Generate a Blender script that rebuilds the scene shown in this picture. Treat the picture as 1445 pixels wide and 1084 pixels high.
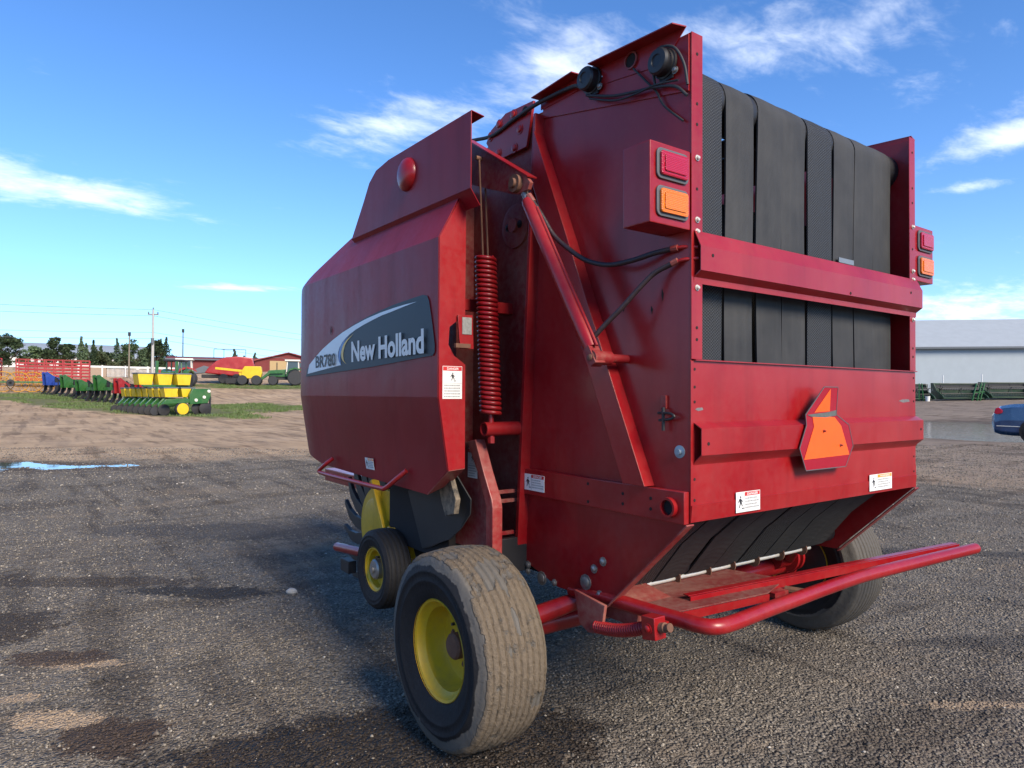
import bpy, bmesh, math, random
import numpy as np
from mathutils import Vector, Matrix, noise
rad = math.radians
for o in list(bpy.data.objects): bpy.data.objects.remove(o)
scene = bpy.context.scene
COL = scene.collection
random.seed(7); rng = np.random.default_rng(7)

# ---------------------------------------------------------------- camera
CAM = Vector((-2.642, -1.500, 1.370))
yaw, pitch, roll = rad(36.03), rad(0.92), rad(0.3)
cf = Vector((math.sin(yaw)*math.cos(pitch), math.cos(yaw)*math.cos(pitch), math.sin(pitch)))
cr0 = Vector((math.cos(yaw), -math.sin(yaw), 0)); cu0 = cr0.cross(cf)
cr = cr0*math.cos(roll) + cu0*math.sin(roll); cu = cu0*math.cos(roll) - cr0*math.sin(roll)
cd = bpy.data.cameras.new('camera'); cam = bpy.data.objects.new('camera', cd); COL.objects.link(cam)
cd.sensor_width = 36; cd.lens = 36*964/1445; cd.clip_start = .05; cd.clip_end = 9000
Mc = Matrix((cr, cu, -cf)).transposed().to_4x4(); Mc.translation = CAM; cam.matrix_world = Mc
scene.camera = cam

# ---------------------------------------------------------------- sun and sky
SUN_EL = rad(34); sd = Vector((0.03, -1.0, 0)).normalized()
SUN_AZ = math.atan2(sd.x, sd.y)
world = bpy.data.worlds.new('World'); scene.world = world; world.use_nodes = True
wn = world.node_tree; wn.nodes.clear()
def N(t, typ, **kw):
    n = t.nodes.new(typ)
    for k, v in kw.items():
        if k == 'inp':
            for a, b in v.items(): n.inputs[a].default_value = b
        else: setattr(n, k, v)
    return n
class NT:
    """small helper for node maths"""
    def __init__(s, t): s.t = t
    def m(s, op, a, b=0., c=0., clamp=False):
        n = s.t.nodes.new('ShaderNodeMath'); n.operation = op; n.use_clamp = clamp
        for i, v in enumerate((a, b, c)):
            if hasattr(v, 'is_linked'): s.t.links.new(v, n.inputs[i])
            else: n.inputs[i].default_value = v
        return n.outputs[0]
    def noise(s, vec, scale, detail=4, rough=.55, dist=0.):
        n = s.t.nodes.new('ShaderNodeTexNoise'); n.inputs['Scale'].default_value = scale
        n.inputs['Detail'].default_value = detail; n.inputs['Roughness'].default_value = rough; n.inputs['Distortion'].default_value = dist
        if vec is not None: s.t.links.new(vec, n.inputs['Vector'])
        return n.outputs['Fac']
    def ramp(s, fac, stops, interp='LINEAR'):
        n = s.t.nodes.new('ShaderNodeValToRGB'); n.color_ramp.interpolation = interp
        e = n.color_ramp.elements
        while len(e) < len(stops): e.new(.5)
        for i, (p, c) in enumerate(stops):
            e[i].position = p; e[i].color = (c, c, c, 1) if isinstance(c, (int, float)) else (*c, 1)
        s.t.links.new(fac, n.inputs[0]); return n.outputs[0]
    def mix(s, fac, a, b, blend='MIX'):
        n = s.t.nodes.new('ShaderNodeMix'); n.data_type = 'RGBA'; n.blend_type = blend
        for sock, v in ((n.inputs[0], fac), (n.inputs[6], a), (n.inputs[7], b)):
            if hasattr(v, 'is_linked'): s.t.links.new(v, sock)
            elif isinstance(v, (int, float)): sock.default_value = v
            else: sock.default_value = (*v, 1)
        return n.outputs[2]
    def sstep(s, v, lo, hi):
        n = s.t.nodes.new('ShaderNodeMapRange'); n.interpolation_type = 'SMOOTHSTEP'
        s.t.links.new(v, n.inputs[0]); n.inputs[1].default_value = lo; n.inputs[2].default_value = hi
        return n.outputs[0]
    def mapping(s, vec, scale=(1,1,1), rot=(0,0,0), loc=(0,0,0)):
        n = s.t.nodes.new('ShaderNodeMapping'); n.inputs['Scale'].default_value = scale
        n.inputs['Rotation'].default_value = rot; n.inputs['Location'].default_value = loc
        s.t.links.new(vec, n.inputs['Vector']); return n.outputs[0]
W = NT(wn)
sky = N(wn, 'ShaderNodeTexSky', sky_type='NISHITA', sun_disc=False, sun_elevation=SUN_EL, sun_rotation=SUN_AZ,
        altitude=2100, air_density=1.0, dust_density=.25, ozone_density=2.2)
tc = N(wn, 'ShaderNodeTexCoord'); sep = N(wn, 'ShaderNodeSeparateXYZ'); wn.links.new(tc.outputs['Generated'], sep.inputs[0])
az = W.m('MULTIPLY', W.m('ARCTAN2', sep.outputs[0], sep.outputs[1]), 180/math.pi)
el = W.m('MULTIPLY', W.m('ARCSINE', sep.outputs[2]), 180/math.pi)
zc = W.m('ADD', W.m('MAXIMUM', sep.outputs[2], 0.), .12)
cmb = N(wn, 'ShaderNodeCombineXYZ')
wn.links.new(W.m('DIVIDE', sep.outputs[0], zc), cmb.inputs[0]); wn.links.new(W.m('DIVIDE', sep.outputs[1], zc), cmb.inputs[1])
flat = cmb.outputs[0]
n1 = W.noise(W.mapping(flat, (1.2, 2.2, 1), (0, 0, .5)), 2.3, 6, .62, .6)
n2 = W.noise(W.mapping(flat, (1.0, 1.6, 1), (0, 0, .9), (3, 1, 0)), 7.5, 4, .65, .3)
cn = W.m('ADD', W.m('MULTIPLY', n1, .52), W.m('MULTIPLY', n2, .48))
def blob(a0, e0, sa, se, slope, amp):
    da = W.m('SUBTRACT', az, a0); de = W.m('SUBTRACT', W.m('SUBTRACT', el, e0), W.m('MULTIPLY', da, slope))
    q = W.m('ADD', W.m('POWER', W.m('ABSOLUTE', W.m('DIVIDE', da, sa)), 2.), W.m('POWER', W.m('ABSOLUTE', W.m('DIVIDE', de, se)), 2.))
    return W.m('MULTIPLY', W.m('EXPONENT', W.m('MULTIPLY', q, -1.)), amp)
cov = None
for b in [(1.5, 14.0, 9.0, 1.05, -.02, .50), (-4, 15.0, 6, 1.2, -.05, .42), (14, 8.2, 4.6, .33, .02, .42), (27, 21.4, 9.5, 2.4, .12, .36), (40, 25.5, 9, 3.6, .25, .42),
          (38, 28.5, 7, 3.5, .1, .20), (58, 26.0, 12, 3.2, -.1, .34), (73, 17.4, 5.5, 1.1, .12, .60), (80, 19.2, 8, 1.7, .05, .6), (70, 14.4, 3, .45, .0, .3), (70, 6.2, 10, 1.7, 0, .46), (66, 21.5, 8, 1.6, .0, .16),
          (100, 10, 22, 3, 0, .4), (-35, 17, 16, 3.0, .05, .35), (150, 24, 30, 5, 0, .3), (-100, 20, 30, 4, 0, .3)]:
    v = blob(*b); cov = v if cov is None else W.m('MAXIMUM', cov, v)
bg_cl = W.m('MULTIPLY', W.sstep(W.noise(flat, .55, 3, .5), .50, .75), .12)
cov = W.m('ADD', cov, bg_cl)
cm = W.sstep(W.m('SUBTRACT', W.m('ADD', cov, W.m('MULTIPLY', W.m('SUBTRACT', cn, .5), 1.15)), .12), 0., .55)
cm = W.m('MULTIPLY', cm, W.sstep(el, 0., 3.))
cm = W.m('MULTIPLY', cm, .68)
skyc = W.mix(1., sky.outputs[0], (.58, .95, 1.32), 'MULTIPLY')
haz = W.m('EXPONENT', W.m('DIVIDE', W.m('MAXIMUM', el, 0.), -7.))
skyc = W.mix(W.m('MULTIPLY', haz, .70), skyc, (4.3, 5.7, 6.9))
fin = W.mix(cm, skyc, (7.6, 8.0, 8.5))
bgn = N(wn, 'ShaderNodeBackground'); wn.links.new(fin, bgn.inputs[0]); bgn.inputs[1].default_value = .122
wo = N(wn, 'ShaderNodeOutputWorld'); wn.links.new(bgn.outputs[0], wo.inputs[0])
sl = bpy.data.lights.new('sun', 'SUN'); sl.energy = 4.0; sl.angle = rad(26); sl.color = (1., .87, .70)
so = bpy.data.objects.new('sun', sl); COL.objects.link(so)
sdir = Vector((sd.x*math.cos(SUN_EL), sd.y*math.cos(SUN_EL), math.sin(SUN_EL)))
so.rotation_euler = sdir.to_track_quat('Z', 'Y').to_euler(); so.location = (3, -8, 9)
scene.view_settings.view_transform = 'Standard'; scene.view_settings.look = 'None'
scene.view_settings.exposure = 0.72; scene.view_settings.gamma = 1

# ---------------------------------------------------------------- materials
def newmat(name):
    m = bpy.data.materials.new(name); m.use_nodes = True; t = m.node_tree
    b = t.nodes['Principled BSDF']; return m, t, b, NT(t)
def objco(t): return t.nodes.new('ShaderNodeTexCoord').outputs['Object']
def bump(t, b, h, strength, dist):
    n = t.nodes.new('ShaderNodeBump'); n.inputs['Strength'].default_value = strength; n.inputs['Distance'].default_value = dist
    t.links.new(h, n.inputs['Height']); t.links.new(n.outputs[0], b.inputs['Normal']); return n
def paint(name, col, rough=.38, coat=.22, coat_r=.18, dust=.25, dustcol=(.30, .22, .16), wav=.10, metal=0., spec=.36):
    m, t, b, q = newmat(name); v = objco(t)
    lo = q.noise(v, 2.3, 6, .6); hi = q.noise(v, 38, 5, .65); sc = q.noise(q.mapping(v, (60, 60, 4)), 1.0, 3, .6)
    c = q.mix(q.ramp(lo, [(.3, 0), (.75, 1)]), [x*.84 for x in col], [min(1, x*1.12) for x in col])
    dm = q.m('MULTIPLY', q.ramp(q.m('ADD', q.m('MULTIPLY', lo, .6), q.m('MULTIPLY', hi, .4)), [(.42, 0), (.72, 1)]), dust)
    c = q.mix(dm, c, dustcol)
    c = q.mix(q.m('MULTIPLY', q.ramp(sc, [(.70, 0), (.74, 1)]), .25*min(1, dust*3)), c, (.05, .03, .03))
    run = q.noise(q.mapping(v, (11, 11, .9)), 1.0, 4, .6); fade = q.noise(v, 1.1, 3, .5)
    c = q.mix(q.m('MULTIPLY', q.ramp(run, [(.52, 0), (.72, 1)]), .30), c, q.mix(1., c, (.45, .42, .42), 'MULTIPLY'))
    c = q.mix(q.m('MULTIPLY', q.ramp(fade, [(.50, 0), (.75, 1)]), .16), c, [min(1, x*1.25+.02) for x in col])
    chip = q.noise(v, 85, 2, .5); chm = q.m('MULTIPLY', q.ramp(chip, [(.735, 0), (.75, 1)]), q.ramp(lo, [(.48, 0), (.62, 1)]))
    c = q.mix(q.m('MULTIPLY', chm, .7), c, (.07, .05, .045))
    t.links.new(c, b.inputs['Base Color'])
    t.links.new(q.m('ADD', q.m('ADD', q.m('MULTIPLY', q.m('ADD', lo, hi), .20), q.m('MULTIPLY', run, .16)), rough-.28), b.inputs['Roughness'])
    b.inputs['Coat Weight'].default_value = coat; b.inputs['Specular IOR Level'].default_value = spec; b.inputs['Coat Roughness'].default_value = coat_r; b.inputs['Metallic'].default_value = metal
    if wav: bump(t, b, q.noise(v, 3.2, 2, .5), wav, .05)
    return m
def simple(name, col, rough=.6, metal=0., var=.2, scale=20, bmp=0.):
    m, t, b, q = newmat(name); v = objco(t); n = q.noise(v, scale, 5, .6)
    t.links.new(q.mix(n, [x*(1-var) for x in col], [min(1, x*(1+var)) for x in col]), b.inputs['Base Color'])
    b.inputs['Roughness'].default_value = rough; b.inputs['Metallic'].default_value = metal
    if bmp: bump(t, b, n, bmp, .01)
    return m
RED = (.275, .0042, .0075)
M_red = paint('red_paint', RED, dust=.10, rough=.36)
M_redd = paint('dusty_red_paint', (.22, .009, .012), rough=.55, coat=.1, dust=.65, dustcol=(.33, .22, .16))
M_redp = paint('faded_red_paint', (.26, .018, .019), rough=.5, coat=.1, dust=.55, dustcol=(.40, .26, .20))
M_hood = paint('hood_red_paint', (.235, .006, .012), rough=.42, coat=.03, coat_r=.16, dust=.05, wav=.10, spec=.22)
M_deck = paint('dusty_deck_paint', (.17, .030, .028), rough=.7, coat=0., dust=1., dustcol=(.25, .165, .13), wav=.1, spec=.2)
M_yel = paint('yellow_paint', (.62, .38, .012), rough=.48, coat=.1, dust=.50, dustcol=(.25, .17, .06))
M_blk = simple('black_steel', (.014, .014, .016), .5, 0, .4, 12)
M_dk = simple('dark_interior', (.010, .008, .009), .9)  # near-black, paints the dark of recesses; scratches use it too
M_rub = simple('black_rubber', (.020, .020, .022), .62, 0, .35, 9, .2)
M_flap = simple('rubber_sheet', (.015, .0155, .017), .55, 0, .3, 6, .2)
M_zinc = simple('zinc_steel', (.30, .29, .27), .4, .7, .2, 30)
M_rod = simple('pale_rod_steel', (.58, .55, .48), .4, .3, .2, 30)
M_rust = simple('rusty_steel', (.16, .075, .045), .8, .2, .5, 25, .3)
M_mudst = paint('dusty_black_steel', (.02, .02, .02), rough=.7, coat=0, dust=1.0, dustcol=(.40, .31, .21))
M_hose = simple('hydraulic_hose_rubber', (.028, .016, .018), .5, 0, .3, 60, .3)
M_seal = simple('grey_rubber_seal', (.085, .09, .095), .6, 0, .2, 40)
M_white = simple('white_vinyl', (.70, .69, .65), .5, 0, .06, 30)
M_stk_grey = simple('grey_fine_print', (.30, .30, .29), .6)  # grey ink of the decals' small lettering
M_dec = simple('dark_decal_vinyl', (.012, .020, .028), .5, 0, .15, 8)
M_swoosh = simple('silver_decal_vinyl', (.62, .65, .67), .35, 0, .08, 8)
M_blue = simple('blue_decal_vinyl', (.03, .13, .38), .35)
M_gold = simple('gold_decal_vinyl', (.60, .36, .03), .35)
M_ink = simple('print_ink', (.025, .025, .028), .5)
M_redink = simple('red_print', (.50, .02, .02), .5)
M_orink = simple('orange_print', (.85, .28, .02), .5)
M_smvred = simple('retroreflective_red_border', (.30, .008, .022), .25, 0, .12, 60)
def lens(name, col):
    m, t, b, q = newmat(name); v = objco(t)
    w = t.nodes.new('ShaderNodeTexWave'); w.inputs['Scale'].default_value = 55; w.bands_direction = 'Z'; t.links.new(v, w.inputs[0])
    b.inputs['Base Color'].default_value = (*col, 1); b.inputs['Roughness'].default_value = .18
    b.inputs['Coat Weight'].default_value = .6; b.inputs['Subsurface Weight'].default_value = .25; b.inputs['Subsurface Radius'].default_value = (.02, .01, .005)
    bump(t, b, w.outputs['Fac'], .35, .004); return m
M_lr = lens('red_lens', (.40, .006, .022)); M_la = lens('amber_lens', (.72, .17, .003))
def orange():
    m, t, b, q = newmat('fluorescent_orange'); v = objco(t); n = q.noise(v, 30, 4)
    t.links.new(q.mix(n, (.82, .085, .002), (.88, .11, .004)), b.inputs['Base Color']); b.inputs['Roughness'].default_value = .55; return m
M_or = orange()
def belt_mat(name, diamond):
    m, t, b, q = newmat(name); v = objco(t); sp = N(t, 'ShaderNodeSeparateXYZ'); t.links.new(v, sp.inputs[0])
    X, Y, Z = sp.outputs; s = q.m('ADD', Z, q.m('MULTIPLY', Y, 1.0))
    dirt = q.noise(v, 5, 5, .6)
    if diamond:
        a = q.m('SINE', q.m('ADD', q.m('MULTIPLY', X, 400.), q.m('MULTIPLY', s, 560.)))
        c = q.m('SINE', q.m('SUBTRACT', q.m('MULTIPLY', X, 400.), q.m('MULTIPLY', s, 560.)))
        h = q.m('MAXIMUM', a, c); k = q.sstep(h, .55, .95)
        t.links.new(q.mix(k, (.006, .006, .006), (.062, .064, .066)), b.inputs['Base Color'])
        bump(t, b, k, .9, .006); b.inputs['Roughness'].default_value = .6
    else:
        w = q.m('SINE', q.m('MULTIPLY', s, 1500.)); fine = q.noise(q.mapping(v, (30, 3, 3)), 1, 3)
        base = q.mix(q.ramp(dirt, [(.35, 0), (.65, 1)]), (.017, .017, .017), (.032, .031, .029))
        base = q.mix(q.m('MULTIPLY', q.ramp(fine, [(.45, 0), (.8, 1)]), .25), base, (.062, .060, .055))
        t.links.new(base, b.inputs['Base Color']); bump(t, b, w, .2, .0015); b.inputs['Roughness'].default_value = .68
    return m
M_beltd = belt_mat('diamond_belt_rubber', True); M_belts = belt_mat('smooth_belt_rubber', False)
def tyre_mat(name, mud):
    m, t, b, q = newmat(name); v = objco(t); sp = N(t, 'ShaderNodeSeparateXYZ'); t.links.new(v, sp.inputs[0])
    r = q.m('SQRT', q.m('ADD', q.m('POWER', sp.outputs[1], 2.), q.m('POWER', sp.outputs[2], 2.)))
    n = q.noise(v, 14, 6, .65); n2 = q.noise(v, 55, 5, .7); ns = q.noise(v, 4, 4, .6)
    rub = q.mix(n, (.007, .007, .008), (.018, .018, .020))
    edge = q.m('ADD', r, q.m('MULTIPLY', q.m('SUBTRACT', ns, .5), .10))
    edge = q.m('ADD', edge, q.m('MULTIPLY', q.m('SUBTRACT', n2, .5), .012))
    dusty = q.mix(n2, (.085, .078, .068), (.15, .135, .115))
    c = q.mix(q.m('MULTIPLY', q.sstep(edge, mud[0], mud[0]+.006), mud[3]), rub, dusty)
    mudc = q.mix(n2, (.080, .062, .044), (.215, .168, .118))
    att = N(t, 'ShaderNodeAttribute', attribute_name='mud')
    k = q.m('MULTIPLY', q.sstep(q.m('ADD', att.outputs['Fac'], q.m('MULTIPLY', q.m('SUBTRACT', n, .5), 1.1)), mud[1], mud[1]+.12), mud[2])
    c = q.mix(k, c, mudc)
    t.links.new(c, b.inputs['Base Color']); b.inputs['Roughness'].default_value = .8
    t.links.new(q.m('ADD', .70, q.m('MULTIPLY', k, .25)), b.inputs['Roughness']); b.inputs['Specular IOR Level'].default_value = .25
    bump(t, b, q.m('ADD', q.m('MULTIPLY', n2, q.m('ADD', .25, k)), q.m('MULTIPLY', n, .3)), .9, .012); return m
M_tyre = tyre_mat('muddy_tyre_rubber', (.312, .42, 1., .9)); M_tyre2 = tyre_mat('dusty_tyre_rubber', (.30, .62, .8, .7)); M_tyre3 = tyre_mat('small_tyre_rubber', (9., .80, .45, 0.))

# ---------------------------------------------------------------- mesh builder
def tag(o, label=None, cat=None, group=None, kind=None):
    for k, v in (('label', label), ('category', cat), ('group', group), ('kind', kind)):
        if v: o[k] = v
    return o
def empty(name, loc=(0,0,0), rz=0., label=None, cat=None, group=None):
    o = bpy.data.objects.new(name, None); o.location = loc; o.rotation_euler = (0, 0, rz); o.empty_display_size = .2
    COL.objects.link(o); return tag(o, label, cat, group)
class B:
    def __init__(s): s.v = []; s.f = []
    def add(s, vs, fs):
        k = len(s.v); s.v += [tuple(p) for p in vs]; s.f += [tuple(i+k for i in f) for f in fs]; return s
    def box(s, a, b):
        x0, y0, z0 = a; x1, y1, z1 = b
        return s.add([(x0,y0,z0),(x1,y0,z0),(x1,y1,z0),(x0,y1,z0),(x0,y0,z1),(x1,y0,z1),(x1,y1,z1),(x0,y1,z1)],
                     [(0,3,2,1),(4,5,6,7),(0,1,5,4),(1,2,6,5),(2,3,7,6),(3,0,4,7)])
    def prism(s, poly, ax, a0, a1):
        def P(p, a): return (a, p[0], p[1]) if ax == 'X' else (p[0], a, p[1]) if ax == 'Y' else (p[0], p[1], a)
        n = len(poly)
        return s.add([P(p, a0) for p in poly]+[P(p, a1) for p in poly],
                     [tuple(range(n))[::-1], tuple(range(n, 2*n))]+[(i, (i+1) % n, n+(i+1) % n, n+i) for i in range(n)])
    def tube(s, path, r, n=10, cap=True, closed=False):
        path = [Vector(p) for p in path]; L = len(path)
        rs = r if isinstance(r, (list, tuple)) else [r]*L
        rings = []; up = None
        for i, p in enumerate(path):
            a = path[(i-1) % L] if (i > 0 or closed) else p; c = path[(i+1) % L] if (i < L-1 or closed) else p
            d = (c-a).normalized()
            if up is None: up = d.orthogonal().normalized()
            up = (up - d*up.dot(d)).normalized(); w = d.cross(up)
            rings.append([p+(up*math.cos(2*math.pi*k/n)+w*math.sin(2*math.pi*k/n))*rs[i] for k in range(n)])
        vs = [q for g in rings for q in g]; fs = []
        for i in range(L if closed else L-1):
            j = (i+1) % L
            for k in range(n): fs.append((i*n+k, i*n+(k+1) % n, j*n+(k+1) % n, j*n+k))
        if cap and not closed: fs += [tuple(range(n))[::-1], tuple((L-1)*n+k for k in range(n))]
        return s.add(vs, fs)
    def cyl(s, a, b, r, n=16): return s.tube([a, b], r, n)
    def bar(s, a, b, w, h, up=(0,0,1)):
        a = Vector(a); b = Vector(b); d = (b-a).normalized(); u = Vector(up); u = (u-d*u.dot(d)).normalized(); x = d.cross(u)
        vs = [p+x*(i*w/2)+u*(j*h/2) for p in (a, b) for i, j in ((-1,-1),(1,-1),(1,1),(-1,1))]
        return s.add(vs, [(3,2,1,0),(4,5,6,7),(0,1,5,4),(1,2,6,5),(2,3,7,6),(3,0,4,7)])
    def lathe(s, prof, c, ax=(1,0,0), n=32, closed=False, cap=True):
        c = Vector(c); ax = Vector(ax).normalized(); u = ax.orthogonal().normalized(); w = ax.cross(u); m = len(prof)
        vs = [c+ax*h+(u*math.cos(2*math.pi*k/n)+w*math.sin(2*math.pi*k/n))*r for r, h in prof for k in range(n)]
        fs = []
        for i in range(m if closed else m-1):
            j = (i+1) % m
            for k in range(n): fs.append((i*n+k, i*n+(k+1) % n, j*n+(k+1) % n, j*n+k))
        if cap and not closed: fs += [tuple(range(n))[::-1], tuple((m-1)*n+k for k in range(n))]
        return s.add(vs, fs)
    def ball(s, c, r, n=8):
        rr = r if isinstance(r, tuple) else (r, r, r); vs = []; fs = []
        for i in range(n+1):
            a = math.pi*i/n
            for k in range(2*n):
                p = math.pi*k/n; vs.append((c[0]+rr[0]*math.sin(a)*math.cos(p), c[1]+rr[1]*math.sin(a)*math.sin(p), c[2]+rr[2]*math.cos(a)))
        for i in range(n):
            for k in range(2*n): fs.append((i*2*n+k, i*2*n+(k+1) % (2*n), (i+1)*2*n+(k+1) % (2*n), (i+1)*2*n+k))
        return s.add(vs, fs)
    def mesh(s, name, mat, bevel=0., angle=35, solid=0.):
        me = bpy.data.meshes.new(name); me.from_pydata(s.v, [], s.f)
        bm = bmesh.new(); bm.from_mesh(me)
        bmesh.ops.remove_doubles(bm, verts=bm.verts, dist=1e-6)
        bmesh.ops.dissolve_degenerate(bm, edges=bm.edges, dist=1e-7)
        if solid:
            bmesh.ops.recalc_face_normals(bm, faces=bm.faces); bmesh.ops.solidify(bm, geom=bm.faces[:], thickness=solid)
        bmesh.ops.recalc_face_normals(bm, faces=bm.faces)
        if bevel:
            es = [e for e in bm.edges if len(e.link_faces) == 2 and e.calc_face_angle(0) > rad(30)]
            nb = bmesh.ops.bevel(bm, geom=es, offset=bevel, segments=2, profile=.6, affect='EDGES', clamp_overlap=True)
        for f in bm.faces: f.smooth = True
        if bevel:
            bf = set(nb['faces'])
            for f in bm.faces: f.smooth = f in bf
        for e in bm.edges: e.smooth = len(e.link_faces) == 2 and e.calc_face_angle(0) < rad(angle)
        bm.to_mesh(me); bm.free(); me.materials.append(mat); return me
    def build(s, name, mat, parent=None, bevel=0., angle=35, solid=0., loc=None, label=None):
        o = bpy.data.objects.new(name, s.mesh(name, mat, bevel, angle, solid)); COL.objects.link(o)
        if parent: o.parent = parent
        if loc: o.location = loc
        if label: o['label'] = label
        return o
def inst(src, name, parent, loc=(0,0,0), rot=(0,0,0), sc=(1,1,1)):
    """another object sharing src's mesh"""
    o = bpy.data.objects.new(name, src.data if hasattr(src, 'data') else src); COL.objects.link(o); o.parent = parent
    o.location = loc; o.rotation_euler = rot; o.scale = sc; return o
def copy_tree(o, parent=None):
    c = o.copy(); COL.objects.link(c); c.parent = parent
    for ch in list(o.children): copy_tree(ch, c)
    return c
def bez(pts, n=8):
    """Catmull-Rom through points"""
    P = [Vector(p) for p in pts]; P = [P[0]*2-P[1]]+P+[P[-1]*2-P[-2]]; out = []
    for i in range(1, len(P)-2):
        for k in range(n):
            t = k/n; a, b, c, d = P[i-1:i+3]
            out.append(.5*((2*b)+(c-a)*t+(2*a-5*b+4*c-d)*t*t+(3*b-3*c+d-a)*t**3))
    return out+[P[-2]]
def text_mesh(name, body, mat, height, width, off=.0):
    cu_ = bpy.data.curves.new(name, 'FONT'); cu_.body = body; cu_.size = 1; cu_.offset = off; cu_.fill_mode = 'BOTH'; cu_.resolution_u = 4
    o = bpy.data.objects.new('tmp', cu_); COL.objects.link(o); bpy.context.view_layer.update()
    me = bpy.data.meshes.new_from_object(o); bpy.data.objects.remove(o)
    co = np.empty(len(me.vertices)*3); me.vertices.foreach_get('co', co); co = co.reshape(-1, 3)
    lo = co.min(0); hi = co.max(0); co[:, 0] = (co[:, 0]-lo[0])/(hi[0]-lo[0])*width; co[:, 1] = (co[:, 1]-lo[1])/(hi[1]-lo[1])*height
    me.vertices.foreach_set('co', co.ravel()); me.materials.clear(); me.materials.append(mat); me.name = name; return me
def text(name, body, mat, parent, org, xd, yd, width, height, off=.0):
    o = bpy.data.objects.new(name, text_mesh(name, body, mat, height, width, off)); COL.objects.link(o); o.parent = parent
    xd = Vector(xd).normalized(); yd = Vector(yd).normalized(); m = Matrix((xd, yd, xd.cross(yd))).transposed().to_4x4(); m.translation = org
    o.matrix_local = m; return o

# ---------------------------------------------------------------- ground
PUD = [((-3.3, 14.65), (-.809, .588), 2.1, .62, 0., .05), ((28.8, 7.6), (.809, -.588), 10.5, 6.8, .17, .13)]
def pud_e(x, y, p):
    (cx, cy), (ax, ay), a, b, lv, dp = p
    u = (x-cx)*ax+(y-cy)*ay; w = -(x-cx)*ay+(y-cy)*ax
    return math.sqrt((u/a)**2+(w/b)**2)
def nz(x, y, s, o=0.): return noise.noise(Vector((x*s, y*s, o)))
def gh(x, y):
    D = math.hypot(x+2.6, y+1.5); e = min(max(D-24, 0), 76); z = 7.6e-4*e*e*(1-.45*max(0, min(1, (x-y)/20)))
    z += .24*max(0, min(1, (x-9)/10))*max(0, min(1, (45-y)/15))
    fade = min(1, min(math.hypot(x-1.22, y-.78), math.hypot(x+1.22, y-.78))/1.2)
    k = .024*nz(x, y, .33) + .020*nz(x, y, 1.1, 3.) + .012*nz(x, y, 2.9, 5.)
    if D < 16:   # wheel ruts pressed in the gravel beside and behind the baler
        s = x*.93+y*.36; t = s*1.9+nz(x, y, .5, 9.)*.8
        k += .020*math.sin(t*2.6)*max(0, min(1, (x+.2)/1.2))*max(0, 1-D/16)
        k += .014*math.sin((y*.9-x*.25)*3.4+nz(x, y, .6, 4.)*2.)*max(0, min(1, (-x-.6)/1.))*max(0, 1-D/16)
    z += k*fade
    for p in PUD:
        q = pud_e(x, y, p)
        if q < 1.7:
            w = 1 if q < 1.15 else (1.7-q)/.55
            zz = p[4]-p[5]*(1.12-q)+(.035*nz(x, y, 1.4, 7.) if p[2] < 4 else .10*nz(x, y, .33, 7.))+.016*nz(x, y, 4., 2.)
            z = z*(1-w)+zz*w
    return z
gx, gy = -2.0, 0.5
radii = [0.]; st = .05
while radii[-1] < 6000:
    r_ = radii[-1]; radii.append(r_+max(.05, r_*.0165 if r_ < 130 else r_*.12))
NA = 420; gv = []; gf = []
for i, r_ in enumerate(radii):
    for k in range(NA):
        a = 2*math.pi*k/NA; x = gx+r_*math.cos(a); y = gy+r_*math.sin(a); gv.append((x, y, gh(x, y)))
for i in range(1, len(radii)-1):
    for k in range(NA): gf.append((i*NA+k, (i+1)*NA+k, (i+1)*NA+(k+1) % NA, i*NA+(k+1) % NA))
c0 = len(gv); gv.append((gx, gy, gh(gx, gy)))
for k in range(NA): gf.append((c0, NA+k, NA+(k+1) % NA))
me = bpy.data.meshes.new('ground'); me.from_pydata(gv, [], gf); me.shade_smooth()
ground = bpy.data.objects.new('ground', me); COL.objects.link(ground); tag(ground, kind='structure')
GRASS = [((-4., 60.), (1, .02), 9, 4.6), ((2.6, 47.), (.33, -.94), 14, 3.2), ((8.6, 44.6), (.93, .35), 5.8, 5.2), ((18.5, 72.), (.93, -.35), 9., 3.4), ((40, 30), (.5, -.8), 1., 1.)]
def ell_(q, X, Y, c, d, a, bb, nn=None, amp=0.):
    x = q.m('SUBTRACT', X, c[0]); y = q.m('SUBTRACT', Y, c[1])
    u = q.m('DIVIDE', q.m('ADD', q.m('MULTIPLY', x, d[0]), q.m('MULTIPLY', y, d[1])), a)
    w = q.m('DIVIDE', q.m('SUBTRACT', q.m('MULTIPLY', y, d[0]), q.m('MULTIPLY', x, d[1])), bb)
    r = q.m('SQRT', q.m('ADD', q.m('MULTIPLY', u, u), q.m('MULTIPLY', w, w)))
    return r if nn is None else q.m('ADD', r, q.m('MULTIPLY', q.m('SUBTRACT', nn, .5), amp))
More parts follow.
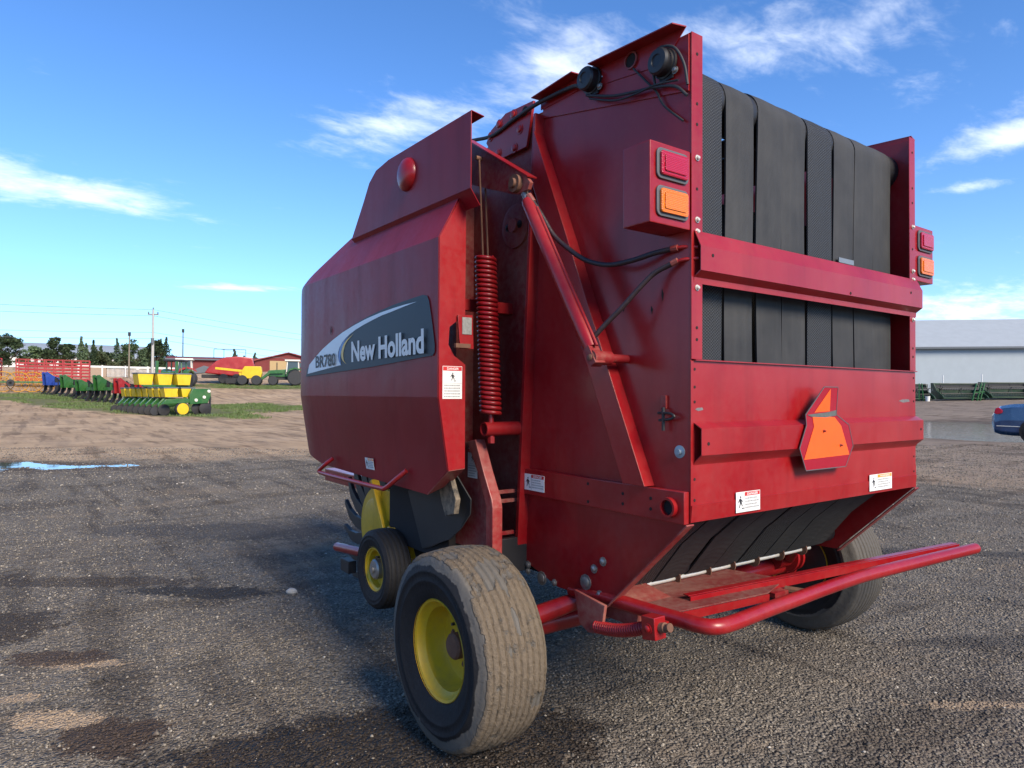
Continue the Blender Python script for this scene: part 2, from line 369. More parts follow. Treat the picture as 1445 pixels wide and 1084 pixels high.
def patches(q, v, X, Y, c, mid, fin):
    """mud, bare soil, wheel marks and one darker patch, shared by the ground sheet and the loose stones"""
    trk = q.noise(q.mapping(v, (2.2, .28, 1), (0, 0, rad(24))), 1., 4, .6); trk2 = q.noise(q.mapping(v, (.45, 1.7, 1), (0, 0, rad(-14))), 1., 4, .62)
    c = q.mix(q.m('MULTIPLY', q.ramp(trk, [(.52, 0), (.60, 1)]), .60), c, q.mix(1., c, (.40, .38, .38), 'MULTIPLY'))
    c = q.mix(q.m('MULTIPLY', q.ramp(trk2, [(.54, 0), (.62, 1)]), .55), c, q.mix(1., c, (.45, .41, .38), 'MULTIPLY'))
    c = q.mix(q.m('MULTIPLY', q.ramp(q.m('ADD', q.m('MULTIPLY', trk2, .7), q.m('MULTIPLY', fin, .3)), [(.34, 1), (.46, 0)]), .50), c, (.27, .205, .140))
    gr = q.m('MULTIPLY', q.m('SUBTRACT', q.noise(v, 38, 3, .7), .5), 1.1)
    DK = (.040, .030, .024); TN = (.36, .265, .175)
    for (cx, cy, a, bb, col, st_) in [(-2.78, 3.50, .42, .34, DK, .85), (-2.32, 1.62, .24, .17, (.055, .036, .026), .9), (-2.50, 1.92, .20, .09, TN, .9), (-2.36, 2.58, .26, .07, TN, .85), (-2.44, 2.74, .26, .12, (.060, .040, .030), .85), (-2.62, 2.25, .12, .05, TN, .8),
                                  (-1.62, 3.60, .60, .13, (.030, .028, .028), .9), (-2.2, 4.3, .9, .14, DK, .7), (-3.2, 5.2, .9, .2, DK, .7), (-.8, 5.6, 1.5, .45, (.045, .043, .045), .6), (3.0, 2.0, 1.5, .16, (.05, .045, .042), .65), (4.3, .9, 1.7, .15, (.05, .045, .042), .65), (.9, -.35, .5, .05, TN, .6), (1.9, -.1, .8, .10, (.05, .045, .042), .6)]:
        e = ell_(q, X, Y, (cx, cy), (.81, -.59), a, bb, fin, 1.7); e = q.m('ADD', e, q.m('MULTIPLY', q.m('SUBTRACT', mid, .5), 1.6)); e = q.m('ADD', e, gr)
        c = q.mix(q.m('MULTIPLY', q.m('SUBTRACT', 1., q.sstep(e, .78, 1.04)), st_), c, col)
    dark_patch = q.m('SUBTRACT', 1., q.sstep(q.m('ADD', ell_(q, X, Y, (-1.50, .90), (.93, -.36), .98, .44, fin, .7), q.m('ADD', q.m('MULTIPLY', q.m('SUBTRACT', mid, .5), .5), q.m('MULTIPLY', gr, .35))), .86, 1.04))  # one darker, slightly smoother ellipse beside the left tyre
    c = q.mix(q.m('MULTIPLY', dark_patch, .95), c, q.mix(1., c, (.20, .165, .14), 'MULTIPLY'))
    return c, dark_patch
def ground_mat():
    m, t, b, q = newmat('gravel_and_dirt'); v = t.nodes.new('ShaderNodeNewGeometry').outputs['Position']
    sp = N(t, 'ShaderNodeSeparateXYZ'); t.links.new(v, sp.inputs[0]); X, Y = sp.outputs[0], sp.outputs[1]
    cb = N(t, 'ShaderNodeCombineXYZ'); t.links.new(X, cb.inputs[0]); t.links.new(Y, cb.inputs[1]); v = cb.outputs[0]
    def ell(c, d, a, bb, nn=None, amp=0.):
        x = q.m('SUBTRACT', X, c[0]); y = q.m('SUBTRACT', Y, c[1])
        u = q.m('DIVIDE', q.m('ADD', q.m('MULTIPLY', x, d[0]), q.m('MULTIPLY', y, d[1])), a)
        w = q.m('DIVIDE', q.m('SUBTRACT', q.m('MULTIPLY', y, d[0]), q.m('MULTIPLY', x, d[1])), bb)
        r = q.m('SQRT', q.m('ADD', q.m('MULTIPLY', u, u), q.m('MULTIPLY', w, w)))
        return r if nn is None else q.m('ADD', r, q.m('MULTIPLY', q.m('SUBTRACT', nn, .5), amp))
    big = q.noise(v, .22, 6, .6); mid = q.noise(v, 1.3, 6, .62); fin = q.noise(v, 9, 6, .7); vf = q.noise(v, 70, 4, .7)
    vor = N(t, 'ShaderNodeTexVoronoi'); vor.inputs['Scale'].default_value = 75; t.links.new(v, vor.inputs['Vector'])
    vor2 = N(t, 'ShaderNodeTexVoronoi'); vor2.inputs['Scale'].default_value = 34; t.links.new(v, vor2.inputs['Vector'])
    vc = N(t, 'ShaderNodeSeparateColor'); t.links.new(vor.outputs['Color'], vc.inputs[0])
    grav = q.mix(q.ramp(vc.outputs[0], [(.1, 0), (.6, .45), (.95, 1)]), (.105, .092, .075), (.275, .237, .187))
    grav = q.mix(q.ramp(mid, [(.35, 0), (.7, 1)]), grav, q.mix(1., grav, (.62, .60, .60), 'MULTIPLY'))
    grav = q.mix(q.m('MULTIPLY', q.ramp(q.m('ADD', q.m('MULTIPLY', fin, .6), q.m('MULTIPLY', big, .4)), [(.50, 0), (.66, 1)]), .38), grav, (.22, .165, .115))
    dirt = q.mix(q.ramp(big, [(.3, 0), (.7, 1)]), (.40, .270, .155), (.58, .415, .260))
    stre = q.noise(q.mapping(v, (1.2, .14, 1), (0, 0, rad(-58))), 1., 5, .65)
    dirt = q.mix(q.m('MULTIPLY', q.ramp(stre, [(.48, 0), (.72, 1)]), .6), dirt, (.155, .115, .085))
    dirt = q.mix(q.m('MULTIPLY', q.ramp(fin, [(.5, 0), (.8, 1)]), .35), dirt, (.13, .10, .08))
    dirt = q.mix(q.m('MULTIPLY', q.sstep(q.m('SUBTRACT', X, q.m('MULTIPLY', Y, .5)), 0., 14.), .8), dirt, q.mix(stre, (.15, .125, .105), (.255, .215, .18)))
    R_ = ell((-5.07, .26), (1, 0), 14.8, 14.8, q.noise(v, .35, 6, .65), .42)
    c = q.mix(q.sstep(R_, .93, 1.07), grav, dirt)
    c, dark_patch = patches(q, v, X, Y, c, mid, fin)
    for p, (a_, b_) in ((PUD[0], (1.25, 2.3)), (PUD[1], (1.05, 1.5))):
        e = ell(p[0], p[1], p[2], p[3], q.noise(v, .8, 5), .9)
        c = q.mix(q.m('MULTIPLY', q.m('SUBTRACT', 1., q.sstep(e, a_, b_)), .8), c, (.075, .055, .043))
    for p in GRASS[:4]:
        e = ell(*p, q.noise(v, .5, 6, .7), 1.3)
        c = q.mix(q.m('MULTIPLY', q.m('SUBTRACT', 1., q.sstep(e, .80, 1.1)), .85), c, q.mix(fin, (.065, .095, .028), (.16, .17, .06)))
    t.links.new(c, b.inputs['Base Color']); b.inputs['Roughness'].default_value = .93; b.inputs['Specular IOR Level'].default_value = .25
    t.links.new(q.m('SUBTRACT', .93, q.m('MULTIPLY', dark_patch, .25)), b.inputs['Roughness'])
    h = q.m('ADD', q.m('MULTIPLY', vor.outputs['Distance'], -.9), q.m('MULTIPLY', vor2.outputs['Distance'], -.7))
    h = q.m('ADD', h, q.m('MULTIPLY', fin, 1.6)); h = q.m('ADD', h, q.m('MULTIPLY', mid, 2.2))
    bump(t, b, h, .85, .022); return m
ground.data.materials.append(ground_mat())
def water_mat(rip):
    m, t, b, q = newmat('puddle_water'); v = objco(t)
    b.inputs['Base Color'].default_value = (.075, .062, .050, 1); b.inputs['Roughness'].default_value = .03; b.inputs['IOR'].default_value = 1.33
    b.inputs['Specular IOR Level'].default_value = .9
    bump(t, b, q.noise(v, 3, 3), rip, .03); return m
M_water = [water_mat(.02), water_mat(.55)]
for p, nm in zip(PUD, ('puddle left of the baler on the gravel edge', 'wide puddle beside the blue car')):
    (cx, cy), (ax, ay), a, b_, lv, dp = p; n = 64
    vs = [(cx+ax*a*1.5*math.cos(2*math.pi*k/n)-ay*b_*1.5*math.sin(2*math.pi*k/n), cy+ay*a*1.5*math.cos(2*math.pi*k/n)+ax*b_*1.5*math.sin(2*math.pi*k/n), lv) for k in range(n)]
    o = B().add(vs, [tuple(range(n))]).build('puddle', M_water[0 if a < 4 else 1]); tag(o, kind='structure', label=nm)
# loose gravel: real stones where single stones can be seen
def pebbles(name, n, dmin, dmax, smin, smax, powr):
    d = (dmin**(powr)+(dmax**powr-dmin**powr)*rng.random(n))**(1/powr)
    l = (rng.random(n)*2-1)*(d*.86+.7)
    fx, fy = math.sin(yaw), math.cos(yaw); X = CAM.x+fx*d+fy*l; Y = CAM.y+fy*d-fx*l
    Z = np.array([gh(x, y) for x, y in zip(X, Y)])
    base = np.array([(1,0,0),(-.9,.1,0),(.1,1,.1),(0,-1,-.1),(.1,0,.75),(0,.1,-.7)], float)
    tri = np.array([(0,2,4),(2,1,4),(1,3,4),(3,0,4),(2,0,5),(1,2,5),(3,1,5),(0,3,5)])
    s = (smin+(smax-smin)*rng.random(n)**3)*(.75+.09*d)
    P = base[None]*(1+.45*(rng.random((n, 6, 3))-.5)); P *= s[:, None, None]*(np.stack([1+.3*rng.random(n), .65+.3*rng.random(n), .5+.4*rng.random(n)], 1)[:, None])
    a = rng.random(n)*6.283; ca, sa = np.cos(a)[:, None], np.sin(a)[:, None]
    tl = (rng.random(n)-.5)*1.2; ct, st2 = np.cos(tl)[:, None], np.sin(tl)[:, None]
    y_ = P[..., 1]*ct-P[..., 2]*st2; z_ = P[..., 1]*st2+P[..., 2]*ct; x_ = P[..., 0]
    P = np.stack([x_*ca-y_*sa, x_*sa+y_*ca, z_], 2)
    P += np.stack([X, Y, Z+s*.22], 1)[:, None]
    me = bpy.data.meshes.new(name); me.vertices.add(n*6); me.vertices.foreach_set('co', P.ravel())
    F = (tri[None]+(np.arange(n)*6)[:, None, None]).reshape(-1, 3); me.loops.add(F.size); me.loops.foreach_set('vertex_index', F.ravel())
    me.polygons.add(len(F)); me.polygons.foreach_set('loop_start', np.arange(len(F))*3); me.polygons.foreach_set('loop_total', np.full(len(F), 3))
    me.update(); me.validate()
    at = me.attributes.new('tint', 'FLOAT', 'POINT'); at.data.foreach_set('value', np.repeat(rng.random(n), 6))
    o = bpy.data.objects.new(name, me); COL.objects.link(o); return o
def pebble_mat():
    m, t, b, q = newmat('gravel_stone'); v = t.nodes.new('ShaderNodeNewGeometry').outputs['Position']
    a = N(t, 'ShaderNodeAttribute', attribute_name='tint').outputs['Fac']
    c = q.ramp(a, [(0, (.080, .070, .058)), (.35, (.140, .123, .101)), (.70, (.200, .174, .141)), (.90, (.255, .216, .162)), (.985, (.33, .285, .22)), (1., (.46, .42, .36))])
    mid = q.noise(v, 1.3, 6, .62)
    sp = N(t, 'ShaderNodeSeparateXYZ'); t.links.new(v, sp.inputs[0]); X, Y = sp.outputs[0], sp.outputs[1]; fin = q.noise(v, 9, 4)
    c2, dark_patch = patches(q, v, X, Y, c, mid, fin)
    c = q.mix(q.m('MULTIPLY', q.m('GREATER_THAN', a, .97), .6), c2, c)
    t.links.new(c, b.inputs['Base Color']); b.inputs['Roughness'].default_value = .8; return m
pb = pebbles('gravel', 185000, 2.2, 17., .0034, .0105, .55); pb.data.materials.append(pebble_mat())
pb2 = pebbles('gravel', 900, 2.2, 12., .009, .020, .9); pb2.data.materials.append(pb.data.materials[0])
tag(pb2, 'larger grey stones scattered over the gravel yard', 'gravel', kind='stuff')
tag(pb, 'loose grey crushed gravel covering the yard around the red baler', 'gravel', kind='stuff')
def stone(x, y, s, col, label):
    bb = B().ball((0, 0, 0), (s, s*.75, s*.6), 6); bb.v = [tuple(c*(1+.35*noise.noise(Vector(p)*1.3/s)) for c in p) for p in bb.v]
    o = bb.build('stone', simple('pale_stone', col, .85, 0, .2, 60, .4), loc=(x, y, gh(x, y)+s*.3), angle=60); tag(o, label, 'stone')
stone(-1.08, 3.21, .040, (.36, .34, .31), 'pale fist-sized stone lying on dark gravel beside the gauge wheel')
def grass():
    vs = []; fs = []
    for (c, d, a, b_), cnt in zip(GRASS[:4], (4200, 6500, 6500, 5000)):
        for _ in range(cnt):
            rr = math.sqrt(random.random())*1.03; th = random.random()*6.283
            u = a*rr*math.cos(th); w = b_*rr*math.sin(th); x = c[0]+d[0]*u-d[1]*w; y = c[1]+d[1]*u+d[0]*w
            if nz(x, y, .5, 3.) < -.25+rr*.3: continue
            z = gh(x, y)-.01; hh = random.uniform(.05, .16); ww = random.uniform(.012, .03)
            for k in range(3):
                an = random.random()*6.283; lx, ly = math.cos(an), math.sin(an); ln = random.uniform(.2, .8)*hh
                i = len(vs); px, py = x+random.uniform(-.12, .12), y+random.uniform(-.12, .12)
                vs += [(px-ly*ww, py+lx*ww, z), (px+ly*ww, py-lx*ww, z), (px+lx*ln, py+ly*ln, z+hh)]; fs.append((i, i+1, i+2))
    me = bpy.data.meshes.new('grass'); me.from_pydata(vs, [], fs); o = bpy.data.objects.new('grass', me); COL.objects.link(o)
    m, t, b, q = newmat('grass_blades'); v = t.nodes.new('ShaderNodeNewGeometry').outputs['Position']
    t.links.new(q.mix(q.noise(v, 1.5, 5), (.05, .10, .022), (.15, .19, .055)), b.inputs['Base Color']); b.inputs['Roughness'].default_value = .7
    me.materials.append(m); tag(o, 'short green grass growing among the parked farm implements', 'grass', kind='stuff')
grass()

# ---------------------------------------------------------------- the round baler (rear face at y = 0, forward = +y)
BAL = empty('round_baler', (0, 0, 0), 0, 'large red round baler with black belts, open tailgate kicker bar and muddy left tyre', 'baler')
def bolt(parent, p, r=.011, ax=(-1, 0, 0), mat=None, name='bolt'):
    a = Vector(ax).normalized(); p = Vector(p)
    return B().lathe([(r*1.5, 0), (r*1.5, .003), (r, .0032), (r, .008), (r*.6, .011)], p, a, 10).build(name, mat or M_zinc, parent, angle=40)
def dark_hole_disc(parent, p, r=.007, ax=(-1, 0, 0)):
    return B().lathe([(r, -.002), (r, .0012)], Vector(p), ax, 12).build('dark_hole_disc', M_dk, parent)  # flat black disc on the surface, painting the dark of a hole
def decal_print(parent, org, xd, yd, w, h, head, title, wide=True):
    org = Vector(org); xd = Vector(xd); yd = Vector(yd); nd = xd.cross(yd)
    def q(name, x0, y0, x1, y1, lift, mat, par):
        vs = [org+xd*x+yd*y+nd*l for l in (-.0004, lift) for x, y in ((x0,y0),(x1,y0),(x1,y1),(x0,y1))]
        return B().add(vs, [(3,2,1,0),(4,5,6,7),(0,1,5,4),(1,2,6,5),(2,3,7,6),(3,0,4,7)]).build(name, mat, par)
    base = q('warning_decal', 0, 0, w, h, .0010, M_white, parent)
    if wide:
        q('header_strip', w*.36, h*.78, w*.98, h*.97, .0014, head, base); tx = (w*.45, h*.81, w*.45, h*.13)
        q('picture_frame', w*.345, h*.03, w*.352, h*.97, .0013, M_ink, base); lines = [(w*.38, w*random.uniform(.82, .97), h*(.62-.15*i)) for i in range(4)]; pc = (w*.17, h*.47, h*.34)
    else:
        q('header_strip', w*.02, h*.86, w*.98, h*.985, .0014, head, base); tx = (w*.22, h*.885, w*.6, h*.075)
        q('picture_frame', w*.03, h*.475, w*.97, h*.48, .0013, M_ink, base); lines = [(w*.07, w*random.uniform(.75, .94), h*(.39-.085*i)) for i in range(5)]; pc = (w*.5, h*.665, h*.14)
    text('lettering', title, M_white, base, org+xd*tx[0]+yd*tx[1]+nd*.0018, xd, yd, tx[2], tx[3], .02)
    bb = B(); hl = h*(.075 if wide else .042)
    for x0, x1, y in lines:
        k = x0
        while k < x1:
            l = random.uniform(.02, .06)*w
            vs = [org+xd*x+yd*yy+nd*.0015 for x, yy in ((k, y), (min(k+l, x1), y), (min(k+l, x1), y+hl), (k, y+hl))]; bb.add(vs, [(0,1,2,3)]); k += l+.018*w
    bb.build('fine_print', M_stk_grey, base)
    cx, cy, s = pc; bb = B()      # falling figure pictogram
    for pts in ([(-.1,.9),(.15,1.0),(.25,.75),(0,.65)], [(-.25,.6),(.2,.6),(.35,-.05),(-.1,-.1)], [(.2,.5),(.6,.2),(.55,.08),(.15,.32)], [(-.2,.55),(-.55,.1),(-.45,.02),(-.1,.35)], [(-.1,-.05),(-.3,-.7),(-.15,-.75),(.1,-.1)], [(.1,-.05),(.45,-.6),(.55,-.5),(.33,0)], [(.35,-.9),(.9,-.9),(.9,-.75),(.35,-.75)]):
        bb.add([org+xd*(cx+a*s)+yd*(cy+b*s)+nd*.0015 for a, b in pts], [(0,1,2,3)])
    bb.build('pictogram', M_ink, base); return base
def sheet(prof, x0, x1):
    n = len(prof); return B().add([(x, y, z) for x in (x0, x1) for y, z in prof], [(i, i+1, n+i+1, n+i) for i in range(n-1)])
NX = (-1, 0, 0); NY = (0, -1, 0)
# --- tailgate: side plates, rear flanges, panel, cross members
SIDE = [(0, .945), (0, 2.60), (.80, 2.62), (.795, 2.56), (.92, .64), (.68, .575), (.377, .585)]
for s in (-1, 1):
    gs = B().prism(SIDE, 'X', s*.804, s*.812).build('tailgate_side', M_red, BAL, .0015)
    B().prism([(0.003, 2.40), (.79, 2.562), (.79, 2.615), (.003, 2.595)], 'X', s*.8122, s*.819).build('stiffener_band', M_red, gs, .001)
    B().prism([(.11, 2.53), (.012, 2.620), (.44, 2.644), (.40, 2.57)], 'X', s*.8195, s*.823).build('top_plate', M_red, gs)
    B().add([(s*x, y, z) for x, y, z in ((.819, .012, 2.620), (.880, .022, 2.616), (.880, .44, 2.642), (.819, .44, 2.644))], [(0,1,2,3)]).build('top_lip', M_red, gs, solid=.004)
    B().add([(s*x, y, z) for x, y, z in ((.819, .54, 2.655), (.876, .54, 2.651), (.876, .80, 2.638), (.819, .80, 2.64))], [(0,1,2,3)]).build('top_lip', M_red, gs, solid=.004)
    B().prism([(.54, 2.60), (.54, 2.655), (.80, 2.64), (.80, 2.60)], 'X', s*.8195, s*.823).build('top_plate', M_red, gs)
    # lower slanted edge flange
    B().add([(s*x, y, z) for x, y, z in ((.800, -.004, .941), (.838, -.004, .941), (.838, .374, .578), (.800, .374, .578))], [(0,1,2,3)]).build('edge_flange', M_redp, gs, solid=.005)
    B().box((min(s*.757, s*.8135), -.006, 1.494), (max(s*.757, s*.8135), -.001, 2.60)).build('rear_flange', M_red, BAL, .001)
    x_ = s*.786
    for z in (2.175, 1.965, 1.925, 1.735): bolt(BAL, (x_, -.006, z), .007, NY, M_rod)
    for z in (2.53, 2.36, 2.29, 2.07, 1.60, 1.56): dark_hole_disc(BAL, (x_, -.006, z), .0055, NY)
    for z in (1.46, 1.40, 1.35, 1.09, 1.02): dark_hole_disc(BAL, (s*.795, -.004, z), .005, NY)
    # front post of the gate
    B().prism([(.786, 2.575), (.802, 2.575), (.925, .635), (.905, .635)], 'X', s*.81, s*.862).build('gate_post', M_red, BAL, .002)
    # diagonal brace channel
    br = B().prism([(.795, 2.50), (.155, 1.053), (.262, 1.053), (.80, 2.262)], 'X', s*.8125, s*.866).build('diagonal_brace', M_red, BAL, .003)
    # bottom rail
    rl = B().box((min(s*.8125, s*.838), .004, .940), (max(s*.8125, s*.838), .905, 1.049)).build('side_rail', M_red, BAL, .003)
    for y, z in ((.475, 1.027), (.474, .958), (.287, 1.011), (.287, .974), (.151, 1.011), (.151, .974)): dark_hole_disc(rl, (s*.838, y, z), .006, (s, 0, 0))
    B().lathe([(.034, 0), (.034, .02), (.026, .02), (.026, -.03)], (s*.837, .064, .992), (s, 0, 0), 24).build('tube_socket', M_red, rl, angle=30)
    B().lathe([(.026, 0), (.025, .002)], (s*.8385, .064, .992), (s, 0, 0), 20).build('dark_hole_disc', M_dk, rl)
    for y, z, r in ((.888, .626, .012), (.888, .600, .010), (.791, .589, .020), (.707, .589, .010), (.514, .634, .021), (.466, .696, .012), (.416, .734, .012), (.435, .604, .011)): bolt(gs, (s*.812, y, z), r, (s, 0, 0))
    B().lathe([(.022, 0), (.022, .004), (.010, .005), (.010, .014)], (s*.812, .043, 1.18), (s, 0, 0), 18).build('washer', simple('blue_grey_zinc', (.25, .32, .38), .4, .6), gs)
    # belt roller bearings
    for y, z in ((.472, 2.605), (.10, 2.525)):
        bh = B().lathe([(.052, 0), (.052, .010), (.046, .012), (.046, .040), (.040, .048), (.022, .050), (.020, .046)], (s*.823, y, z), (s, 0, 0), 24).build('roller_bearing', M_blk, BAL)
        B().prism([(y-.035, z-.06), (y+.02, z-.06), (y+.05, z+.01), (y, z+.055), (y-.05, z+.02)], 'X', s*.8235, s*.829).build('bearing_plate', M_blk, bh)
        for a in (40, 220): bolt(bh, (s*.829, y+.062*math.cos(rad(a)), z+.062*math.sin(rad(a))), .009, (s, 0, 0))
    B().lathe([(.032, 0), (.032, .008), (.026, .008), (.026, -.01)], (s*.823, .262, 2.602), (s, 0, 0), 20).build('tube_socket', M_redd, gs)
    B().lathe([(.0262, 0), (.0262, .003)], (s*.823, .262, 2.602), (s, 0, 0), 20).build('dark_hole_disc', M_dk, gs)
pan = B().box((-.8135, -.004, .946), (.8135, 0.0, 1.488)).build('rear_panel', M_red, BAL, .001)
B().box((-.800, -.014, 1.4885), (.8135, 0.001, 1.4925)).build('panel_lip', M_red, pan)
B().add([(-.8125, -.0045, .950), (.8125, -.0045, .950), (.8125, -.009, 1.003), (-.8125, -.009, 1.003)], [(0,1,2,3)]).build('hem_strip', M_red, pan, solid=.004)
for (x, z, sx, sz) in ((-.772, 1.325, .022, .006), (.70, 1.352, .055, .008)):      # bare metal scuffs where the gate rubs
    B().add([(x-sx, -.0046, z), (x-sx*.2, -.0046, z-sz), (x+sx, -.0046, z-sz*.4), (x+sx*.8, -.0046, z+sz), (x-sx*.4, -.0046, z+sz*.8)], [(0,1,2,3,4)]).build('scuff', simple('scuffed_metal', (.20, .18, .17), .55, .4, .5, 60), pan)
cb1 = sheet([(-.0065, 1.928), (-.010, 1.926), (-.036, 1.872), (-.036, 1.790), (-.008, 1.770), (-.0065, 1.750)], -.802, .818).build('cross_member', M_red, BAL, .0, 25, solid=.003)
cb2 = sheet([(-.0045, 1.280), (-.010, 1.278), (-.038, 1.262), (-.038, 1.172), (-.010, 1.148), (-.0045, 1.138)], -.800, .816).build('cross_member', M_red, BAL, .0, 25, solid=.003)
for x, z in ((-.74, 1.845), (.70, 1.852)): dark_hole_disc(cb1, (x, -.0362, z), .006, NY)
dark_hole_disc(cb1, (.16, -.0362, 1.80), .006, NY)
for x, z in ((-.765, 1.21), (.79, 1.22)): dark_hole_disc(cb2, (x, -.0382, z), .006, NY)
decal_print(BAL, (-.577, -.0095, .957), (1,0,0), (0,0,1), .142, .072, M_redink, 'DANGER')
decal_print(BAL, (.365, -.0095, .959), (1,0,0), (0,0,1), .20, .071, M_orink, 'WARNING')
# --- slow moving vehicle sign, bent over its mounting
def smvY(z): return -.046 if z < 1.30 else -.046-(z-1.30)*.10
sm = [(-.241, 1.173), (-.194, 1.259), (-.200, 1.300), (-.086, 1.408), (.015, 1.408), (.021, 1.298), (.117, 1.256), (.151, 1.169), (.093, 1.087), (-.198, 1.087)]
def smv_sheet(polys, off):
    bb = B()
    for p in polys: bb.add([(x, smvY(z)+off, z) for x, z in p], [tuple(range(len(p)))])
    return bb
sg = smv_sheet([[sm[i] for i in (0, 1, 2, 5, 6, 7, 8, 9)], [sm[2], sm[3], sm[4], sm[5]]], 0).build('warning_triangle', M_smvred, BAL, solid=.003, label='bent orange slow vehicle triangle with dark red border')
smv_sheet([[(-.040, 1.401), (-.031, 1.312), (-.142, 1.308)], [(-.155, 1.298), (.007, 1.288), (.056, 1.253), (.120, 1.134), (-.212, 1.129), (-.143, 1.254)]], -.0045).build('orange_panel', M_or, sg)
loop = sm+[sm[0]]
for i in range(10):
    a, c = loop[i], loop[i+1]
    B().bar((a[0], smvY(a[1])-.003, a[1]), (c[0], smvY(c[1])-.003, c[1]), .003, .0026, (0, -1, 0)).build('edge_trim', M_seal, sg)
B().prism([(-.19, 1.300), (-.05, 1.308), (.018, 1.316), (.016, 1.294), (-.06, 1.288), (-.16, 1.292)], 'Y', -.051, -.047).build('fold_crease', simple('creased_metal', (.09, .10, .09), .7, 0, .5, 60), sg)
for x, z in ((-.075, 1.235), (.05, 1.175)): bolt(sg, (x, -.050, z), .004, NY, M_redd)
B().box((-.09, -.045, 1.13), (.0, -.0385, 1.27)).build('sign_bracket', M_blk, sg)
# --- belts
def belt_path():
    p = []
    def arc(cy, cz, r, a0, a1, n=8): p.extend([(cy+r*math.cos(rad(a0+(a1-a0)*i/n)), cz+r*math.sin(rad(a0+(a1-a0)*i/n))) for i in range(n+1)])
    p.append((1.15, 2.565)); arc(.150, 2.468, .095, 90, 180)
    for i in range(1, 16): p.append((.055+.006*math.sin(i/15*math.pi), 2.468-(2.468-1.02)*i/16))
    arc(.12, 1.00, .065, 180, 225, 4); p.append((.25, .80)); arc(.43, .665, .055, 225, 360, 8)
    p.append((.485, 1.2)); p.append((.36, 2.2)); p.append((1.1, 2.42))
    return p
BP = belt_path()
BX = [(-.690, -.562, 1), (-.541, -.373, 0), (-.345, -.1795, 0), (-.1785, -.014, 0), (.002, .186, 1), (.206, .3765, 0), (.3775, .5495, 0), (.5505, .715, 0)]
for i, (x0, x1, d) in enumerate(BX):
    jit = [random.uniform(-.003, .003) for _ in BP]; n = len(BP); bb = B()
    off = random.uniform(-.004, .004); cw = (x0+x1)/2
    rows = []
    for k, (y, z) in enumerate(BP):
        for x in (x0, cw, x1): rows.append((x+.004*math.sin(k*.5+i*1.7), y+off*.5+(.0035 if x != cw else 0)+(.0015 if i % 2 else 0), z+(off if z > 2.4 else 0)))
    bb.add(rows, [(k*3+j, k*3+j+1, (k+1)*3+j+1, (k+1)*3+j) for k in range(n) for j in range(2) if k < n-1])
    bb.build('belt', M_beltd if d else M_belts, BAL, solid=.007, angle=50, label='diamond-tread belt' if d else 'smooth belt')
B().box((.225, .0475, 1.950), (.350, .053, 1.972)).build('belt_lacing', M_zinc, BAL, .001)
for y, z, r in ((.150, 2.468, .088), (.43, .665, .047), (.12, 1.0, .056)): B().cyl((-.80, y, z), (.80, y, z), r, 24).build('belt_roller', M_blk, BAL)
B().prism([(.9, .62), (.9, 2.36), (1.3, 2.36), (1.3, .62)], 'X', -.79, .79).build('dark_chamber_backing', M_dk, BAL)  # near-black block added so the gaps between belts look dark
rd = B().cyl((-.645, .42, .608), (.62, .42, .606), .010, 12).build('stripper_rod', M_rod, BAL)
for x in (-.628, -.40, -.20, -.03, .15, .35, .545):
    B().lathe([(.034, -.003), (.034, .003)], (x, .42, .612), (1, 0, 0), 16).build('rod_plate', M_rust, rd)
B().prism([(.26, .52), (.26, .60), (.60, .66), (.60, .52)], 'X', -.79, -.60).build('gate_floor', M_redd, BAL)
# --- tail light housings
for s in (-1, 1):
    xa, xb = (-1.012, -.8155) if s < 0 else (.8155, 1.012)
    h = B().box((xa, -.002, 1.926), (xb, .118, 2.191)).build('light_housing', M_red, BAL, .004)
    for zc_, mat, nm in ((2.122, M_lr, 'red tail lamp'), (2.000, M_la, 'amber turn lamp')):
        def rr(w, hh, r, zoff=0, n=5):
            cxx = (xa+xb)/2+.012*(-s if s < 0 else -1)*0+.004; return [(cxx+sx*(w-r)+r*math.cos(a), zc_+sz*(hh-r)+r*math.sin(a)) for sx, sz, a0 in ((1,1,0),(-1,1,90),(-1,-1,180),(1,-1,270)) for a in [rad(a0+90*k/n) for k in range(n+1)]]
        ga = B().prism(rr(.077, .050, .020), 'Y', -.010, -.0025).build('lamp_seal', M_seal, h, .003)
        ln = B().prism(rr(.066, .039, .010), 'Y', -.020, -.0101).build('lamp_lens', mat, ga, .004, label=nm)
        B().prism(rr(.052, .027, .005), 'Y', -.024, -.0202).build('lamp_lens', mat, ga, .0025)
# --- wires along the gate top
for nm, pts, r in (('wiring_cable', [(-.83, 1.336, 2.627), (-.83, 1.153, 2.597), (-.835, .97, 2.616), (-.845, .788, 2.621), (-.84, .571, 2.614), (-.85, .50, 2.58)], .009),
                   ('wiring_cable', [(-.845, .484, 2.547), (-.84, .345, 2.497), (-.84, .227, 2.471), (-.84, .137, 2.454), (-.84, .043, 2.423), (-.832, -.002, 2.378)], .0055),
                   ('wiring_cable', [(-.84, .47, 2.53), (-.84, .33, 2.475), (-.84, .22, 2.462), (-.845, .13, 2.458), (-.84, .03, 2.44)], .004),
                   ('wiring_cable', [(-.835, .242, 2.562), (-.833, .174, 2.485), (-.829, .138, 2.443), (-.826, .103, 2.38), (-.822, .023, 2.303)], .004),
                   ('wiring_cable', [(-.84, .132, 2.452), (-.845, .137, 2.52), (-.85, .113, 2.575), (-.85, .043, 2.555), (-.84, .007, 2.491), (-.832, -.004, 2.414)], .005)):
    B().tube(bez(pts, 8), r, 8).build(nm, M_rub, BAL, angle=60)
